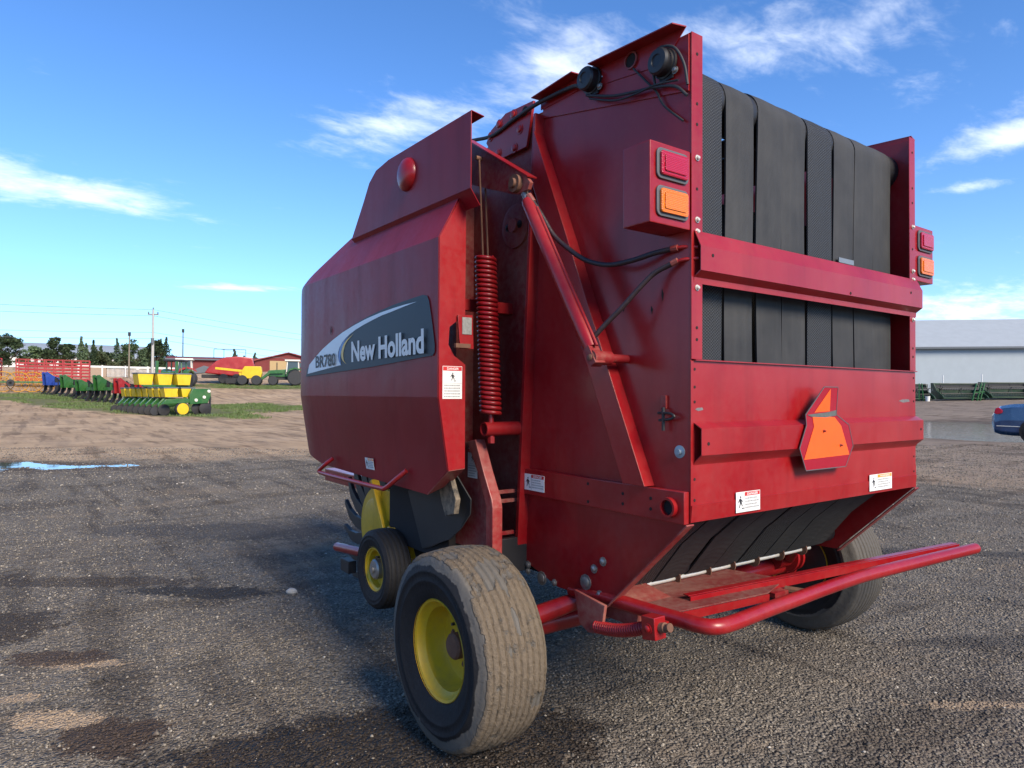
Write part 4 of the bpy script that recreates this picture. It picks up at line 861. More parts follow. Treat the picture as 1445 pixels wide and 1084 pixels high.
ripper(place(-.45, 62.2), A, M_bluep, 3, 1.5, 1.75, 'blue ripper standing next to the yellow finger wheel rake')
ripper(place(.55, 59.2), A, M_green, 3, 1.6, 1.65, 'small green ripper beside the blue ripper')
ripper(place(1.35, 56.6), A, M_green, 3, 1.5, 1.45, 'low green ripper between the small and the wide green rippers')
ripper(place(2.2, 53.6), rad(-55), M_green, 5, 2.6, 1.85, 'wide green ripper with tall twin masts beside the red ripper')
ripper(place(3.1, 50.2), rad(-55), M_redb, 4, 1.7, 1.75, 'red ripper with tall mast beside the wide green ripper')
ripper(place(4.4, 51.0), rad(-55), M_redb, 3, 1.4, 1.75, 'red ripper half hidden behind the yellow seed boxes')
# green snout covers of a corn header behind the rippers
def snout(loc, rz, label):
    r = empty('corn_header_snout', loc, rz, label, 'header snout', 'green corn header snouts')
    pr = [(0, .55, .26), (.5, .95, .34), (1.1, 1.18, .38), (1.8, 1.05, .36), (2.5, .72, .24), (3.1, .40, .05)]; vs = []; fs = []; n = 9
    for x, z, w in pr:
        for k in range(n):
            a = math.pi*k/(n-1); vs.append((x, -w*math.cos(a), z-.28+.28*math.sin(a)))
    for i in range(len(pr)-1):
        for k in range(n-1): fs.append((i*n+k, i*n+k+1, (i+1)*n+k+1, (i+1)*n+k))
    B().add(vs, fs).build('cover', M_green, r, solid=.02, angle=60); B().box((0, -.3, .05), (.9, .3, .5)).build('stand', M_steel, r, .01)
snout(place(3.9, 56.0), rad(-20), 'green curved snout cover behind the red ripper'); snout(place(5.9, 56.6), rad(-15), 'green curved snout cover beside the yellow planter boxes')
# --- finger wheel rake
def rake():
    r = empty('finger_wheel_rake', place(-2.1, 65.3), rad(-8), 'orange yellow finger wheel rake with overlapping spoked wheels beside the red stock trailer', 'hay rake')
    for i, x in enumerate((-2.3, -1.35, -.40, .55, 1.35)):
        z = .82; y = .12*i
        w = B().tube([(x+.78*math.cos(2*math.pi*k/28), y, z+.78*math.sin(2*math.pi*k/28)) for k in range(28)], .035, 6, closed=True).build('finger_wheel', M_orange, r, angle=60)
        B().tube([(x+.40*math.cos(2*math.pi*k/20), y, z+.40*math.sin(2*math.pi*k/20)) for k in range(20)], .03, 6, closed=True).build('inner_ring', M_orange, w, angle=60)
        B().cyl((x, y-.06, z), (x, y+.06, z), .10, 12).build('wheel_hub', M_blk, w)
        for k in range(20):
            a = 2*math.pi*k/20; B().bar((x+.12*math.cos(a), y, z+.12*math.sin(a)), (x+.93*math.cos(a+.35), y, z+.93*math.sin(a+.35)), .018, .018, (0,1,0)).build('tine', M_orange, w)
    B().bar((-2.6, -.25, .78), (2.4, -.15, .80), .12, .12).build('rake_beam', M_green, r, .01)
    for x in (-2.0, -.8, 1.6): B().lathe([(.26, -.06), (.28, 0), (.26, .06), (.12, .06), (.12, -.06)], (x, -.4, .72), (0, 1, 0), 20).build('caster_wheel', M_rub, r)
rake()
# --- red livestock trailer
def stock_trailer(loc, rz, L, H, label, solid_nose):
    r = empty('stock_trailer', loc, rz, label, 'trailer', 'red stock trailers along the fence')
    for sy in (0, 1.9):
        for k in range(6):
            z = .75+(H-.75)*k/5; B().box((0, sy, z-.07), (L, sy+.05, z+.07 if k < 5 else z+.04)).build('side_rail', M_redb, r, .01)
        for k in range(9):
            x = L*k/8; B().box((x-.04, sy-.02, .6), (x+.04, sy+.07, H+.32)).build('side_post', M_redb, r)
        B().box((0, sy, H+.27), (L, sy+.05, H+.32)).build('top_rail', M_redb, r)
    for k in range(5): B().box((L-.02, 0, .75+(H-.75)*k/4), (L+.03, 1.9, .87+(H-.75)*k/4)).build('end_rail', M_redb, r)
    B().box((0, 0, .55), (L, 1.95, .68)).build('floor_frame', M_redb, r)
    if solid_nose: B().prism([(0, 0), (-1.1, .5), (-1.1, 1.45), (0, 1.95)], 'Z', .6, H+.1).build('nose', M_redb, r, .01)
    for x in (L*.42, L*.58):
        for y in (-.05, 1.8): B().lathe([(.20, 0), (.36, .02), (.37, .1), (.36, .18), (.2, .2)], (x, y, .37), (0, 1, 0), 24).build('trailer_wheel', M_rub, r)
stock_trailer(place(-2.6, 71.6), rad(-6), 5.4, 2.15, 'long red slatted stock trailer behind the yellow rake wheels', False)
stock_trailer(place(-9.2, 72.6), rad(-6), 5.4, 2.15, 'red stock trailer mostly out of view beyond the rake', False)
# --- planter with yellow seed boxes
def planter():
    r = empty('row_crop_planter', place(4.75, 38.0), rad(12), 'green planter with rows of yellow seed boxes under grey lids', 'planter')
    def sbox(x, y, z, w, d, h, nm='seed_box'):
        o = B().prism([(x-w*.40, z), (x+w*.40, z), (x+w*.5, z+h), (x-w*.5, z+h)], 'Y', y, y+d).build(nm, M_ybox, r, .02)
        B().box((x-w*.53, y-.02, z+h+.002), (x+w*.53, y+d+.02, z+h+.07)).build('box_lid', M_lid, o, .01)
    for k in range(8):
        y = .25+.82*k
        sbox(-.72, y, .98, .72, .58, .46); 
        if k in (0, 2, 4): sbox(.16, y, .98, .72, .58, .46)
        B().prism([(-1.25, .30), (-.2, .55), (-.1, .90), (-1.0, .92), (-1.3, .6)], 'Y', y+.2, y+.36).build('row_unit_frame', M_green, r, .02)
        B().lathe([(.30, 0), (.30, .02), (.05, .05)], (-1.02, y+.12, .31), (0, -1, 0), 24).build('opener_disc', M_steel, r)
        B().lathe([(.22, -.05), (.24, 0), (.22, .05), (.05, .06)], (-1.45, y+.25, .25), (0, -1, 0), 20).build('press_wheel', M_rub, r)
    B().box((-.15, .1, .72), (.05, 6.6, .92)).build('toolbar', M_green, r, .01)
    B().prism([(-1.3, .62), (.55, .70), (.60, .92), (-1.1, .86)], 'Y', -.10, .02).build('lift_arm', M_green, r, .02)
    B().prism([(.10, .60), (1.05, .66), (1.22, 1.05), (1.20, 1.44), (.25, 1.44), (.08, 1.1)], 'Y', -.12, .10).build('end_frame', M_green, r, .02)
    for x, z in ((.42, .82), (.85, .98), (1.1, 1.3)): B().lathe([(.09, 0), (.08, .05), (.04, .06)], (x, -.12, z), (0, -1, 0), 14).build('pulley', M_cream, r)
    gw = B().lathe([(.22, 0), (.33, .02), (.36, .06), (.36, .20), (.33, .24), (.22, .26)], (-.25, -.10, .36), (0, 1, 0), 32).build('gauge_wheel', M_rub, r)
    B().lathe([(.30, -.012), (.29, .0), (.12, .03), (.02, .03)], (-.25, -.11, .36), (0, 1, 0), 32).build('wheel_disc', M_ybox, gw)
    for x in (.62, .95): B().lathe([(.33, 0), (.33, .02), (.10, .06), (.02, .06)], (x, -.05+.2*(x < .9), .38), (0, -1, 0), 28).build('coulter_disc', M_steel, r)
    B().box((1.18, -.05, .02), (1.26, .03, 1.05)).build('parking_stand', M_blk, r); B().bar((.9, 0, .92), (1.28, 0, .92), .08, .1).build('stand_arm', M_green, r)
    for k in range(3): sbox(-.98+.86*k, 2.2+.4*(2-k), 1.64, .82, .8, .60, 'fertiliser_box')
    B().box((-1.3, 2.5, 1.54), (1.2, 2.75, 1.64)).build('box_beam', M_green, r, .01)
    for x in (-1.0, .9): B().box((x, 2.5, .85), (x+.12, 2.65, 1.54)).build('beam_post', M_green, r)
    for x in (-.35, .72): B().box((x, 3.3, 1.5), (x+.14, 3.42, 3.0)).build('marker_arm', M_green, r)
planter()
# --- tractors, loader, square baler further back
def farm_wheel(parent, x, y, R, w, rimcol):
    o = B().lathe([(R*.5, -w/2), (R*.9, -w/2), (R, -w*.35), (R, w*.35), (R*.9, w/2), (R*.5, w/2)], (x, y, R), (0, 1, 0), 28).build('wheel', M_rub, parent)
    B().lathe([(R*.52, -w*.3), (R*.5, -w*.42), (R*.15, -w*.15), (R*.1, -w*.3)], (x, y, R), (0, 1, 0), 24).build('rim', rimcol, o)
def tractor(loc, rz, col, cabcol, label, loader=False, canopy=False):
    r = empty('tractor', loc, rz, label, 'tractor', 'tractors parked at the back of the yard')
    B().prism([(-.2, .9), (-2.0, .95), (-2.15, 1.25), (-2.05, 1.6), (-.2, 1.75)], 'Y', -.38, .38).build('bonnet', col, r, .05)
    B().box((-2.0, -.25, .6), (.9, .25, .95)).build('chassis', M_steel, r, .02)
    for x, y in ((-.2, -.7), (-.2, .7), (1.1, -.7), (1.1, .7)): B().bar((x, y, 1.2), (x+(.12 if x < 0 else -.05), y*.92, 2.62), .09, .09).build('cab_post', cabcol, r)
    B().box((-.35, -.85, 2.62), (1.25, .85, 2.80)).build('cab_roof', M_blk if canopy else cabcol, r, .05)
    B().box((-.2, -.75, .95), (1.15, .75, 1.45)).build('cab_base', col, r, .03)
    if not canopy: B().box((-.13, -.66, 1.46), (1.02, .66, 2.60)).build('cab_glass', M_glass, r)
    for y in (-.95, .95): farm_wheel(r, .75, y, .82, .45, M_ybox); farm_wheel(r, -1.55, y*.9, .5, .3, M_ybox)
    for y in (-1.0, 1.0): B().prism([(.0, 1.35), (.1, 1.75), (.75, 1.95), (1.4, 1.75), (1.5, 1.5), (1.35, 1.62), (.75, 1.78), (.2, 1.6)], 'Y', y-.25, y+.25).build('fender', col, r)
    B().cyl((-1.2, .2, 1.65), (-1.2, .2, 2.5), .05, 10).build('exhaust', M_blk, r)
    if loader:
        for y in (-.6, .6): B().prism([(-.5, 1.5), (-1.9, 1.55), (-3.1, .5), (-3.0, .35), (-1.85, 1.25), (-.5, 1.3)], 'Y', y-.06, y+.06).build('loader_arm', col, r)
        B().prism([(-3.6, .05), (-3.0, .05), (-2.9, .75), (-3.05, .75), (-3.15, .2), (-3.6, .15)], 'Y', -1., 1.).build('loader_bucket', col, r)
tractor(place(21.6, 73.6), rad(-20), M_green, M_cream, 'green loader tractor with a cream cab by the red gable shed', True)
tractor(place(10.6, 73.0), rad(-15), M_redb, M_cream, 'red tractor with a cream framed cab behind the planter boxes')
tractor(place(9.4, 68.8), rad(60), M_green, M_green, 'green tractor with a black canopy roof behind the planter', False, True)
def square_baler():
    r = empty('square_baler', place(16.2, 77.2), rad(-17), 'big rounded red square baler standing behind the yellow loader', 'baler')
    B().prism([(-2.3, 1.1), (-1.9, 1.7), (-1.1, 2.45), (-.2, 2.85), (1.0, 2.95), (2.5, 2.85), (2.7, 1.9), (2.6, 1.0), (.4, .85)], 'Y', -1.15, 1.15).build('body_shell', M_redb, r, .12)
    B().prism([(-3.6, 1.0), (-2.0, 1.15), (-1.8, 1.75), (-2.4, 1.9), (-3.6, 1.35)], 'Y', -.7, .7).build('bale_chute', M_lid, r, .03)
    B().box((-2.6, -.9, .6), (2.2, .9, .95)).build('frame', M_steel, r, .02)
    for x in (-.4, .9): farm_wheel(r, x, -1.2, .52, .42, M_ybox); farm_wheel(r, x, 1.2, .52, .42, M_ybox)
    for x in (-1.4, -.4, .7, 1.8): B().cyl((x, -.9, 2.7), (x, -.9, 3.7), .03, 8).build('rail_post', M_steel, r)
    B().cyl((-1.4, -.9, 3.7), (1.8, -.9, 3.7), .03, 8).build('guard_rail', M_steel, r)
square_baler()
def loader():
    r = empty('yellow_loader', place(17.6, 74.6), rad(-20), 'yellow loader with a raised boom in front of the red square baler', 'loader')
    B().prism([(-.6, .7), (1.3, .7), (1.45, 1.3), (1.35, 2.0), (-.3, 2.0), (-.6, 1.5)], 'Y', -.7, .7).build('body', M_ybox, r, .06)
    B().bar((-.2, -.5, 1.45), (-3.2, -.5, 1.75), .2, .24).build('boom', M_ybox, r, .02); B().prism([(-.9, 1.3), (.1, 1.4), (-.1, .8), (-.6, .6)], 'Y', -.62, -.4).build('boom_mount', M_ybox, r, .02)
    for x in (-.5, .9):
        for y in (-.85, .85): farm_wheel(r, x, y, .52, .36, M_steel)
    B().box((-2.2, -.5, .15), (-.5, .5, .7)).build('hitch_frame', M_steel, r, .02)
loader()
# --- fence, poles, wires
fe = empty('yard_fence', place(8.0, 86.2), 0, 'low white fence with thin upright bars along the back of the yard', 'fence')
zf = gh(8, 86.2)
B().box((-5.2, -.08, 1.0-.0), (6.0, .08, 1.22)).build('top_beam', M_whitew, fe, .01)
bb = B()
for k in range(70): bb.box((-2.4+.12*k, -.02, 0), (-2.36+.12*k, .02, 1.0))
tag(bb.build('fence_bars', M_whitew, fe), kind='stuff')
B().box((-5.2, -.06, .0), (-2.5, .06, .99)).build('wall_panel', simple('mud_wall', (.30, .22, .16), .9), fe)
for k in range(6): B().box((-5.2+2.24*k, -.11, 0), (-5.05+2.24*k, .11, 1.28)).build('fence_post', M_whitew, fe)
def pole(loc, h, r0, mat, label, arms):
    o = empty('utility_pole' if arms else 'fence_post', loc, rad(-20), label, 'pole')
    B().tube([(0, 0, -.2), (0, 0, h)], [r0, r0*.62], 10).build('shaft', mat, o, angle=60)
    if arms:
        B().box((-.55, -.06, h-.62), (.55, .06, h-.50)).build('crossarm', M_wood, o)
        for x in (-.48, 0, .48): B().lathe([(.05, 0), (.08, .06), (.05, .12), (.07, .18), (.03, .24)], (x, 0, h-.50 if x else h), (0, 0, 1), 10).build('insulator', M_lid, o)
        B().cyl((0, -.28, h-3.9), (0, -.28, h-3.3), .16, 12).build('transformer_can', M_lid, o); B().bar((0, -.2, h-3.5), (0, 0, h-3.5), .08, .08).build('can_bracket', M_steel, o)
    else: B().box((-.12, -.12, h-.3), (.12, .12, h+.1)).build('cap', M_steel, o)
pole(place(10.0, 85.6), 7.8, .17, M_concrete, 'pale concrete utility pole with a short crossarm by the white fence', True)
pole(place(7.5, 84.4), 5.0, .10, M_wood, 'bare brown wooden post with a dark cap by the white fence', False)
pole(place(13.2, 85.9), 5.6, .09, M_lid, 'thin grey steel post rising behind the yellow planter boxes', False)
for k, (za, zb) in enumerate(((11.2, 10.1), (10.5, 9.3), (8.6, 7.4), (7.9, 6.4))):
    for (x0, y0, z0), (x1, y1, z1) in (((-38, 84, za+.4), (10.0, 85.6, za-.3)), ((10.0, 85.6, za-.3), (58, 92, zb-1.2))):
        o = B().tube([(x0+(x1-x0)*t, y0+(y1-y0)*t, z0+(z1-z0)*t-1.0*math.sin(math.pi*t)) for t in [i/24 for i in range(25)]], .020, 5).build('power_line', M_wire); tag(o, 'thin power line running from the concrete utility pole over the stock trailers' if x0 < 0 else 'thin power line running from the concrete utility pole over the red sheds', 'power line', 'power lines across the sky')
# --- trees
def leaf_mat(name, a, b_):
    m, t, b, q = newmat(name); v = t.nodes.new('ShaderNodeNewGeometry').outputs['Position']; n = q.noise(v, .9, 4)
    t.links.new(q.mix(q.ramp(n, [(.3, 0), (.7, 1)]), a, b_), b.inputs['Base Color']); b.inputs['Roughness'].default_value = .75; return m
M_leaf = [leaf_mat('dark_leaves', (.036, .066, .030), (.085, .125, .052)), leaf_mat('mid_leaves', (.046, .082, .032), (.105, .15, .056)), leaf_mat('olive_leaves', (.035, .055, .022), (.085, .10, .045))]  # greens lightened to put some distance haze into the leaf colour
M_bark = simple('bark', (.07, .05, .035), .9, 0, .3, 4)
def tree(x, y, h, w, kind, label, mi=0):
    o = empty('cypress_tree' if kind == 'cyp' else 'leafy_tree', place(x, y), random.random()*6, label, 'tree', 'cypresses beyond the fence' if kind == 'cyp' else 'trees beyond the fence')
    hb = h*(.06 if kind == 'cyp' else .16); rs_ = random.Random(int(x*97+y*31))
    bb = B().tube([(0, 0, -.2), (.05, 0, h*.3), (0, .06, h*.62)], [.055*h**.7*.5, .04*h**.7*.5, .012], 8)
    if kind != 'cyp':
        for k in range(5):
            a = k*1.26; bb.tube([(0, 0, h*(.25+.05*k)), (w*.25*math.cos(a), w*.25*math.sin(a), h*(.45+.05*k)), (w*.38*math.cos(a), w*.38*math.sin(a), h*(.55+.06*k))], [.07, .05, .02], 6)
    bb.build('trunk', M_bark, o, angle=60)
    cl = []
    if kind == 'cyp':
        for k in range(16):
            t = k/15; rr = w*.5*math.sin(math.pi*min(1, .18+.82*(t)))**.8*(1 if t < .85 else .7); cl.append((rs_.uniform(-.1, .1)*w, rs_.uniform(-.1, .1)*w, hb+(h-hb)*t, max(.12, rr), h*.055))
    else:
        for k in range(26):
            a = rs_.random()*6.283; t = rs_.random(); rr = w*.40*math.sqrt(rs_.random())*math.sin(math.pi*(.2+.72*t))
            cl.append((rr*math.cos(a), rr*math.sin(a), hb+(h-hb)*(.12+.80*t), w*rs_.uniform(.12, .24), h*rs_.uniform(.07, .13)))
    vs = []; fs = []; per = 90 if kind == 'cyp' else 110
    for cx_, cy_, cz_, rx, rz_ in cl:
        for _ in range(per):
            d = Vector((rs_.gauss(0, 1), rs_.gauss(0, 1), rs_.gauss(0, 1))).normalized()*(rs_.random()**.35)
            p = Vector((cx_+d.x*rx, cy_+d.y*rx, cz_+d.z*rz_)); s = rs_.uniform(.08, .20)*(1.4 if kind != 'cyp' else 1.)
            u = Vector((rs_.gauss(0, 1), rs_.gauss(0, 1), rs_.gauss(0, 1))).normalized(); w2 = u.orthogonal().normalized()
            i = len(vs); vs += [p+u*s, p+w2*s*.7, p-u*s, p-w2*s*.7]; fs.append((i, i+1, i+2, i+3))
    B_ = B(); me = bpy.data.meshes.new('crown'); me.from_pydata([tuple(v) for v in vs], [], fs); me.materials.append(M_leaf[mi]); c = bpy.data.objects.new('crown', me); COL.objects.link(c); c.parent = o
def at(az_deg, d):
    a = rad(az_deg); return CAM.x+math.sin(a)*d, CAM.y+math.cos(a)*d
def pxaz(px): return 36.03+math.degrees(math.atan((px-722.5)/964))
TREES = [(12, 8.0, 5.2, 'r', 0, 'broad dark tree behind the red stock trailer nose end'), (48, 6.8, 4.6, 'r', 1, 'low round tree behind the middle of the red stock trailer'), (78, 8.2, 3.6, 'r', 0, 'upright dark tree behind the rake and stock trailer'), (96, 7.9, 3.8, 'r', 1, 'mid green tree behind the end of the stock trailer'),
         (114, 8.4, 1.5, 'cyp', 0, 0), (121, 8.0, 1.5, 'cyp', 0, 0), (132, 7.9, 1.5, 'cyp', 0, 0), (141, 7.8, 1.5, 'cyp', 0, 0), (139, 5.6, 5.4, 'r', 2, 'low spreading olive tree behind the wide green ripper'), (152, 7.2, 2.4, 'r', 0, 'slim dark tree beside the wooden post'),
         (164, 9.0, 1.5, 'cyp', 0, 0), (186, 10.2, 5.4, 'r', 1, 'tallest round green tree behind the wooden post'), (206, 7.2, 3.2, 'r', 0, 'small dark tree beside the concrete pole'), (219, 8.4, 3.2, 'r', 0, 'dark tree just behind the concrete pole'), (226, 9.6, 1.9, 'cyp', 0, 0), (234, 9.0, 1.9, 'cyp', 0, 0), (249, 6.6, 5.0, 'r', 2, 'pale green round tree behind the planter boxes'),
         (331, 6.8, 1.5, 'cyp', 0, 0), (344, 6.2, 1.5, 'cyp', 0, 0), (359, 6.2, 1.5, 'cyp', 0, 0), (172, 5.6, 4.0, 'r', 2, 'olive bush between the round tree and the slim dark tree'), (272, 4.8, 3.6, 'r', 1, 'low tree behind the red tractor cab'), (-14, 7.0, 5., 'r', 0, 'dark tree at the far end of the stock trailers')]
for i, (px, h, w, kd, mi, lb) in enumerate(TREES):
    x, y = at(pxaz(px), 128+((i*37) % 24)); tree(x, y, h*.70, w, kd, lb or ('narrow dark cypress in the row behind the green rippers' if px < 150 else 'single narrow cypress behind the bare wooden post' if px < 200 else 'tall narrow cypress right beside the concrete utility pole' if px < 300 else 'small narrow cypress rising above the red square baler'), mi)
# --- sheds
def shed(name, loc, rz, x0, x1, dep, hw, hr, mw, mr, label, gable=False):
    o = empty(name, loc, rz, label, 'building')
    B().box((x0, 0, -1.5), (x1, dep, hw)).build('wall', mw, o)
    if not gable:
        B().add([(x0-.3, -.35, hw-.12), (x1+.3, -.35, hw-.12), (x1+.3, dep/2, hr), (x0-.3, dep/2, hr), (x0-.3, dep+.35, hw-.12), (x1+.3, dep+.35, hw-.12)], [(0,1,2,3), (3,2,5,4)]).build('roof', mr, o, solid=.12)
        for x in (x0, x1): B().add([(x, 0, hw), (x, dep, hw), (x, dep/2, hr-.1)], [(0,1,2)]).build('gable', mw, o, solid=.08)
        B().box((x0-.3, -.52, hw-.30), (x1+.3, -.36, hw-.10)).build('gutter', M_lid, o, .02)
    else:
        xm = (x0+x1)/2
        B().add([(x0-.4, -.4, hw-.2), (xm, -.4, hr), (x1+.4, -.4, hw-.2), (x0-.4, dep+.4, hw-.2), (xm, dep+.4, hr), (x1+.4, dep+.4, hw-.2)], [(0,1,4,3), (1,2,5,4)]).build('roof', mr, o, solid=.12)
        for y in (.0, dep): B().add([(x0, y, hw), (x1, y, hw), (xm, y, hr-.1)], [(0,1,2)]).build('gable', mw, o, solid=.08)
    return o
def near(px, depth):
    a = pxaz(px); return at(a, depth/math.cos(rad(a-36.03)))
x, y = near(1420, 64); gs_ = shed('storage_shed', place(x, y), rad(-46), -20, 26, 13, 4.75, 7.9, M_wallg, M_roof, 'long blue grey storage shed with a grey pitched roof behind the green headers')
for px in (1331, 1386):
    x, y = near(px, 60); o = B().tube([(x, y, gh(x, y)), (x, y, gh(x, y)+2.15)], .045, 8).build('white_stake', M_white); tag(o, 'thin white stake behind the middle combine header' if px < 1350 else 'thin white stake behind the crossed green struts', 'stake', 'white stakes by the shed')
x, y = at(pxaz(60), 230); shed('warehouse', place(x, y), rad(-6), -30, 26, 30, 7.2, 11.6, M_whitew, M_roof, 'wide far warehouse with a pale grey roof behind the trees')
x, y = at(pxaz(305), 118); shed('red_warehouse', place(x, y), rad(-14), -7, 10, 8, 2.5, 2.9, M_redwall, M_redwall, 'low red brown building behind the square baler')
x, y = at(pxaz(400), 104); rg = shed('red_gable_shed', place(x, y), rad(-16), -3.9, 5.2, 10, 1.9, 3.0, M_redwall, simple('red_roof_sheet', (.26, .06, .05), .7), 'red shed with a pitched roof and tan door behind the green loader tractor', True)
B().box((-1.9, -.06, -.3), (.4, -.004, 1.7)).build('door', M_tan, rg, .01); B().box((1.6, -.05, .8), (2.8, -.004, 1.5)).build('window', M_glass, rg)
x, y = at(pxaz(240), 150); shed('grey_hut', place(x, y), rad(-10), -5, 6, 6, 2.6, 4.0, M_wallg, M_roof, 'small grey hut with a pale roof between the trees behind the planter')
# distant hills
vs = []; n = 90
for i in range(n):
    a = rad(-60+i*2.2); d = 2600; hh = 26+34*abs(nz(i*.13, 2., 1.))+22*abs(nz(i*.41, 5., 1.)); x0_, y0_ = math.sin(a), math.cos(a)
    vs += [(x0_*d, y0_*d, -5), (x0_*(d+500), y0_*(d+500), hh), (x0_*(d+1500), y0_*(d+1500), -5)]
o = B().add(vs, [(i*3+k, (i+1)*3+k, (i+1)*3+k+1, i*3+k+1) for i in range(n-1) for k in range(2)]).build('hills', simple('far_hill', (.13, .16, .19), 1.), angle=60); tag(o, kind='structure')
# --- combine headers by the shed
def header(loc, rz, L, label):
    r = empty('combine_header', loc, rz, label, 'combine header', 'combine headers lined up by the shed')
    B().prism([(-.9, .12), (-.5, .05), (.3, .10), (.62, .35), (.62, .95), (.52, 1.0), (.50, .50), (.2, .24), (-.5, .16), (-.9, .2)], 'X', -L/2, L/2).build('trough', M_dgreen, r, .01)
    B().box((-L/2, .52, 1.32), (L/2, .64, 1.46)).build('top_tube', M_dgreen, r, .02)
    B().box((-L/2, .56, .9), (L/2, .60, 1.33)).build('back_sheet', M_blk, r)
    for x in (-L/2, L/2):
        B().prism([(-1.25, .15), (.6, .05), (.66, 1.46), (.25, 1.46), (-.2, .75), (-1.0, .4)], 'X', x-.04, x+.04).build('end_sheet', M_dgreen, r, .01)
    rc = (-.35, .92); ax = B().cyl((-L/2+.12, rc[0], rc[1]), (L/2-.12, rc[0], rc[1]), .09, 12).build('reel', M_blk, r)
    for k in range(5):
        a = 2*math.pi*k/5+.3; yy, zz = rc[0]+.46*math.cos(a), rc[1]+.46*math.sin(a)
        bt = B().cyl((-L/2+.14, yy, zz), (L/2-.14, yy, zz), .03, 8).build('reel_bat', M_blk, r); tb = B()
        for i in range(int(L/.14)): x = -L/2+.2+.14*i; tb.bar((x, yy, zz), (x+.02, yy-.05, zz-.24), .016, .016)
        tag(tb.build('reel_tines', M_steel if k % 2 else M_lid, bt), kind='stuff')
        for x in (-L/2+.2, 0, L/2-.2): B().bar((x, rc[0], rc[1]), (x, yy, zz), .04, .04, (1, 0, 0)).build('reel_spoke', M_blk, ax)
    return r
for px, L, lb in ((1351, 3.7, 'middle green combine header with black reel beside the white bucket and crossed green struts'), (1421, 4.0, 'green combine header with black reel beyond the crossed green struts')):
    x, y = near(px, 58.5); header(place(x, y, .02), rad(-37), L, lb)
x, y = near(1290, 58.5); header(place(x, y, .02), rad(-37), 2.2, 'short green combine header partly hidden by the baler, left of the bucket')
x, y = near(1382, 57.0); st_ = empty('green_strut_frame', place(x, y), rad(-37), 'pair of leaning bright green struts between two combine headers', 'strut')
for dx in (-.35, .05, .3): B().bar((dx-.25, 0, 0), (dx+.25, .2, 1.45), .10, .08).build('strut', M_green, st_, .01)
B().bar((-.3, .1, .7), (.5, .1, .75), .08, .08).build('cross_strut', M_green, st_)
x, y = near(1309, 57.2); bk = B().lathe([(.15, 0), (.19, .42), (.20, .44), (.17, .44), (.13, .05), (.01, .05)], (0, 0, 0), (0, 0, 1), 20).build('bucket', M_white, loc=place(x, y)); tag(bk, 'white plastic bucket on the dirt between two headers', 'bucket')
x, y = near(1300, 57.6); st2 = empty('green_strut_frame', place(x, y), rad(-37), 'upright pale green stand beside the short header and bucket', 'strut')
for dx in (-.18, .18): B().bar((dx, 0, 0), (dx*.6, .1, 1.5), .08, .07).build('strut', M_green, st2, .01)
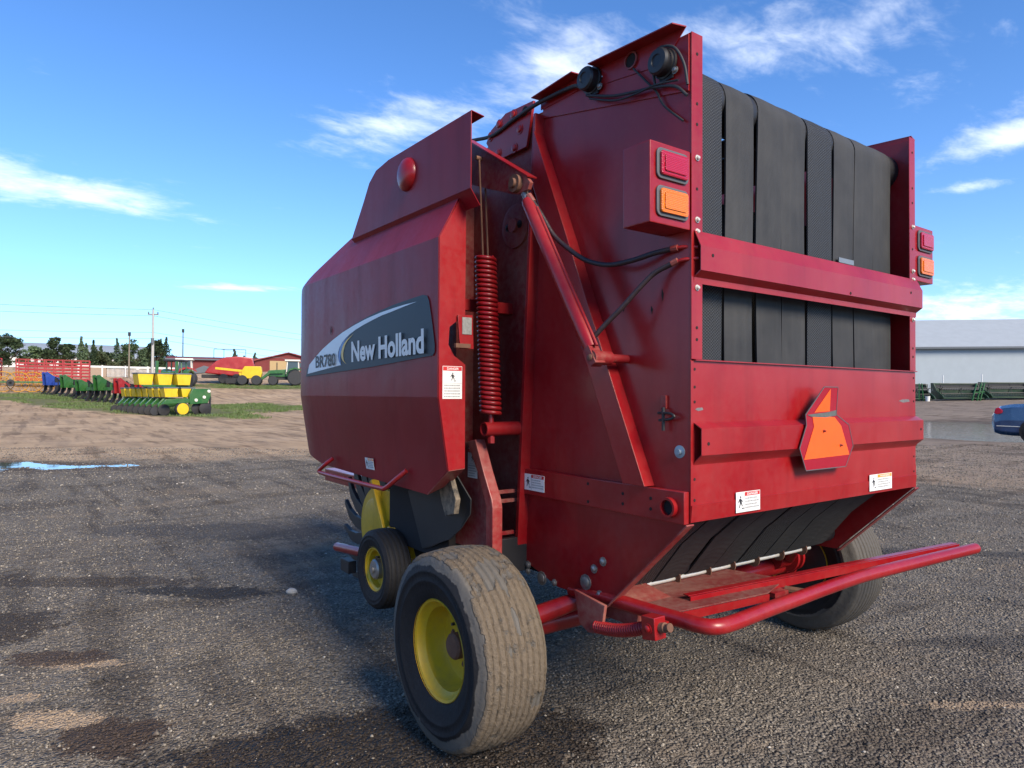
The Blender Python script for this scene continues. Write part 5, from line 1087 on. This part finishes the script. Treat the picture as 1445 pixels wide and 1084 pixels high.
# --- parked blue car
def car():
    x, y = near(1402, 19.6); r = empty('parked_car', place(x, y), rad(-75), 'dark blue sedan with a red tail light parked beside the wide puddle', 'car')
    M_car = paint('dark_blue_car_paint', (.022, .060, .135), rough=.25, coat=1., coat_r=.05, dust=.06, wav=0)
    # half-width sections along the length: list of (half width, height) from sill to top
    prof_low = [(.0, .42), (.03, .30), (.25, .22), (.62, .22), (4.2, .20), (4.55, .26), (4.62, .42)]
    secs = [(.00, .62, .42, .72, .78), (.06, .76, .28, .80, .88), (.20, .84, .23, .94, 1.02), (.45, .88, .21, .98, 1.07), (.85, .90, .20, .99, 1.09), (1.15, .90, .20, .99, 1.10), (2.0, .90, .20, .97, 1.06), (3.1, .90, .20, .93, 1.02), (3.3, .90, .20, .92, .99), (4.1, .86, .21, .82, .88), (4.45, .76, .25, .70, .74), (4.58, .60, .36, .60, .64)]
    vs = []; fs = []; K = 10
    for (xx, hw, zb, zs, zt) in secs:
        half = [(hw*.82, zb), (hw*.98, zb+.10), (hw, zb+(zs-zb)*.55), (hw*.955, zs), (hw*.62, zt)]
        ring = [(-a, z) for a, z in half]+[(a, z) for a, z in half[::-1]]
        vs += [(xx, a, z) for a, z in ring]
    for i in range(len(secs)-1):
        for k in range(K): fs.append((i*K+k, i*K+(k+1) % K, (i+1)*K+(k+1) % K, (i+1)*K+k))
    fs += [tuple(range(K))[::-1], tuple((len(secs)-1)*K+k for k in range(K))]
    B().add(vs, fs).build('body', M_car, r, .02, 38)
    gl = [(.80, 1.07), (1.55, 1.44), (2.35, 1.48), (3.25, 1.02)]
    bb = B(); w0, w1 = .80, .62
    bb.add([(a, s*(w0 if z < 1.2 else w1), z) for s in (-1, 1) for a, z in gl], [(0,1,2,3), (7,6,5,4), (0,4,5,1), (2,6,7,3), (3,7,4,0)]).build('window_glass', M_glass, r)
    B().add([(a, s*.63, z) for s in (-1, 1) for a, z in ((1.52, 1.445), (1.9, 1.485), (2.38, 1.475))], [(0,1,4,3), (1,2,5,4)]).build('roof', M_car, r, solid=.02)
    for s in (-1, 1):
        for a, b_ in (((.80, 1.07), (1.55, 1.455)), ((2.35, 1.48), (3.25, 1.02)), ((1.95, 1.05), (1.9, 1.47))): B().bar((a[0], s*.81, a[1]), (b_[0], s*.63, b_[1]), .05, .07).build('roof_pillar', M_car, r, .01)
        tl = B().prism([(.06, .82), (.10, .96), (.18, .98), (.26, .90), (.25, .83), (.14, .79)], 'Y', s*.80, s*.885).build('tail_light', M_lr, r, .015)
        B().bar((.12, s*.855, .475), (1.0, s*.905, .46), .012, .018).build('bumper_trim', M_cream, r)
        for wx in (.98, 3.72):
            wl = B().lathe([(.20, -.1), (.31, -.1), (.325, -.06), (.325, .06), (.31, .1), (.2, .1)], (wx, s*.80, .325), (0, 1, 0), 28).build('wheel', M_rub, r)
            B().lathe([(.205, .08), (.20, .06), (.08, .075), (.02, .08)], (wx, s*.82, .325), (0, s, 0), 24).build('rim', M_zinc, wl)
            B().lathe([(.36, 0), (.36, .012)], (wx, s*.888, .34), (0, s, 0), 28).build('wheel_arch', M_dk, r)
    B().box((.005, -.55, .42), (.05, .55, .56)).build('rear_bumper', M_car, r, .02); B().box((-.005, -.26, .66), (.02, .26, .78)).build('number_plate', M_white, r)
car()
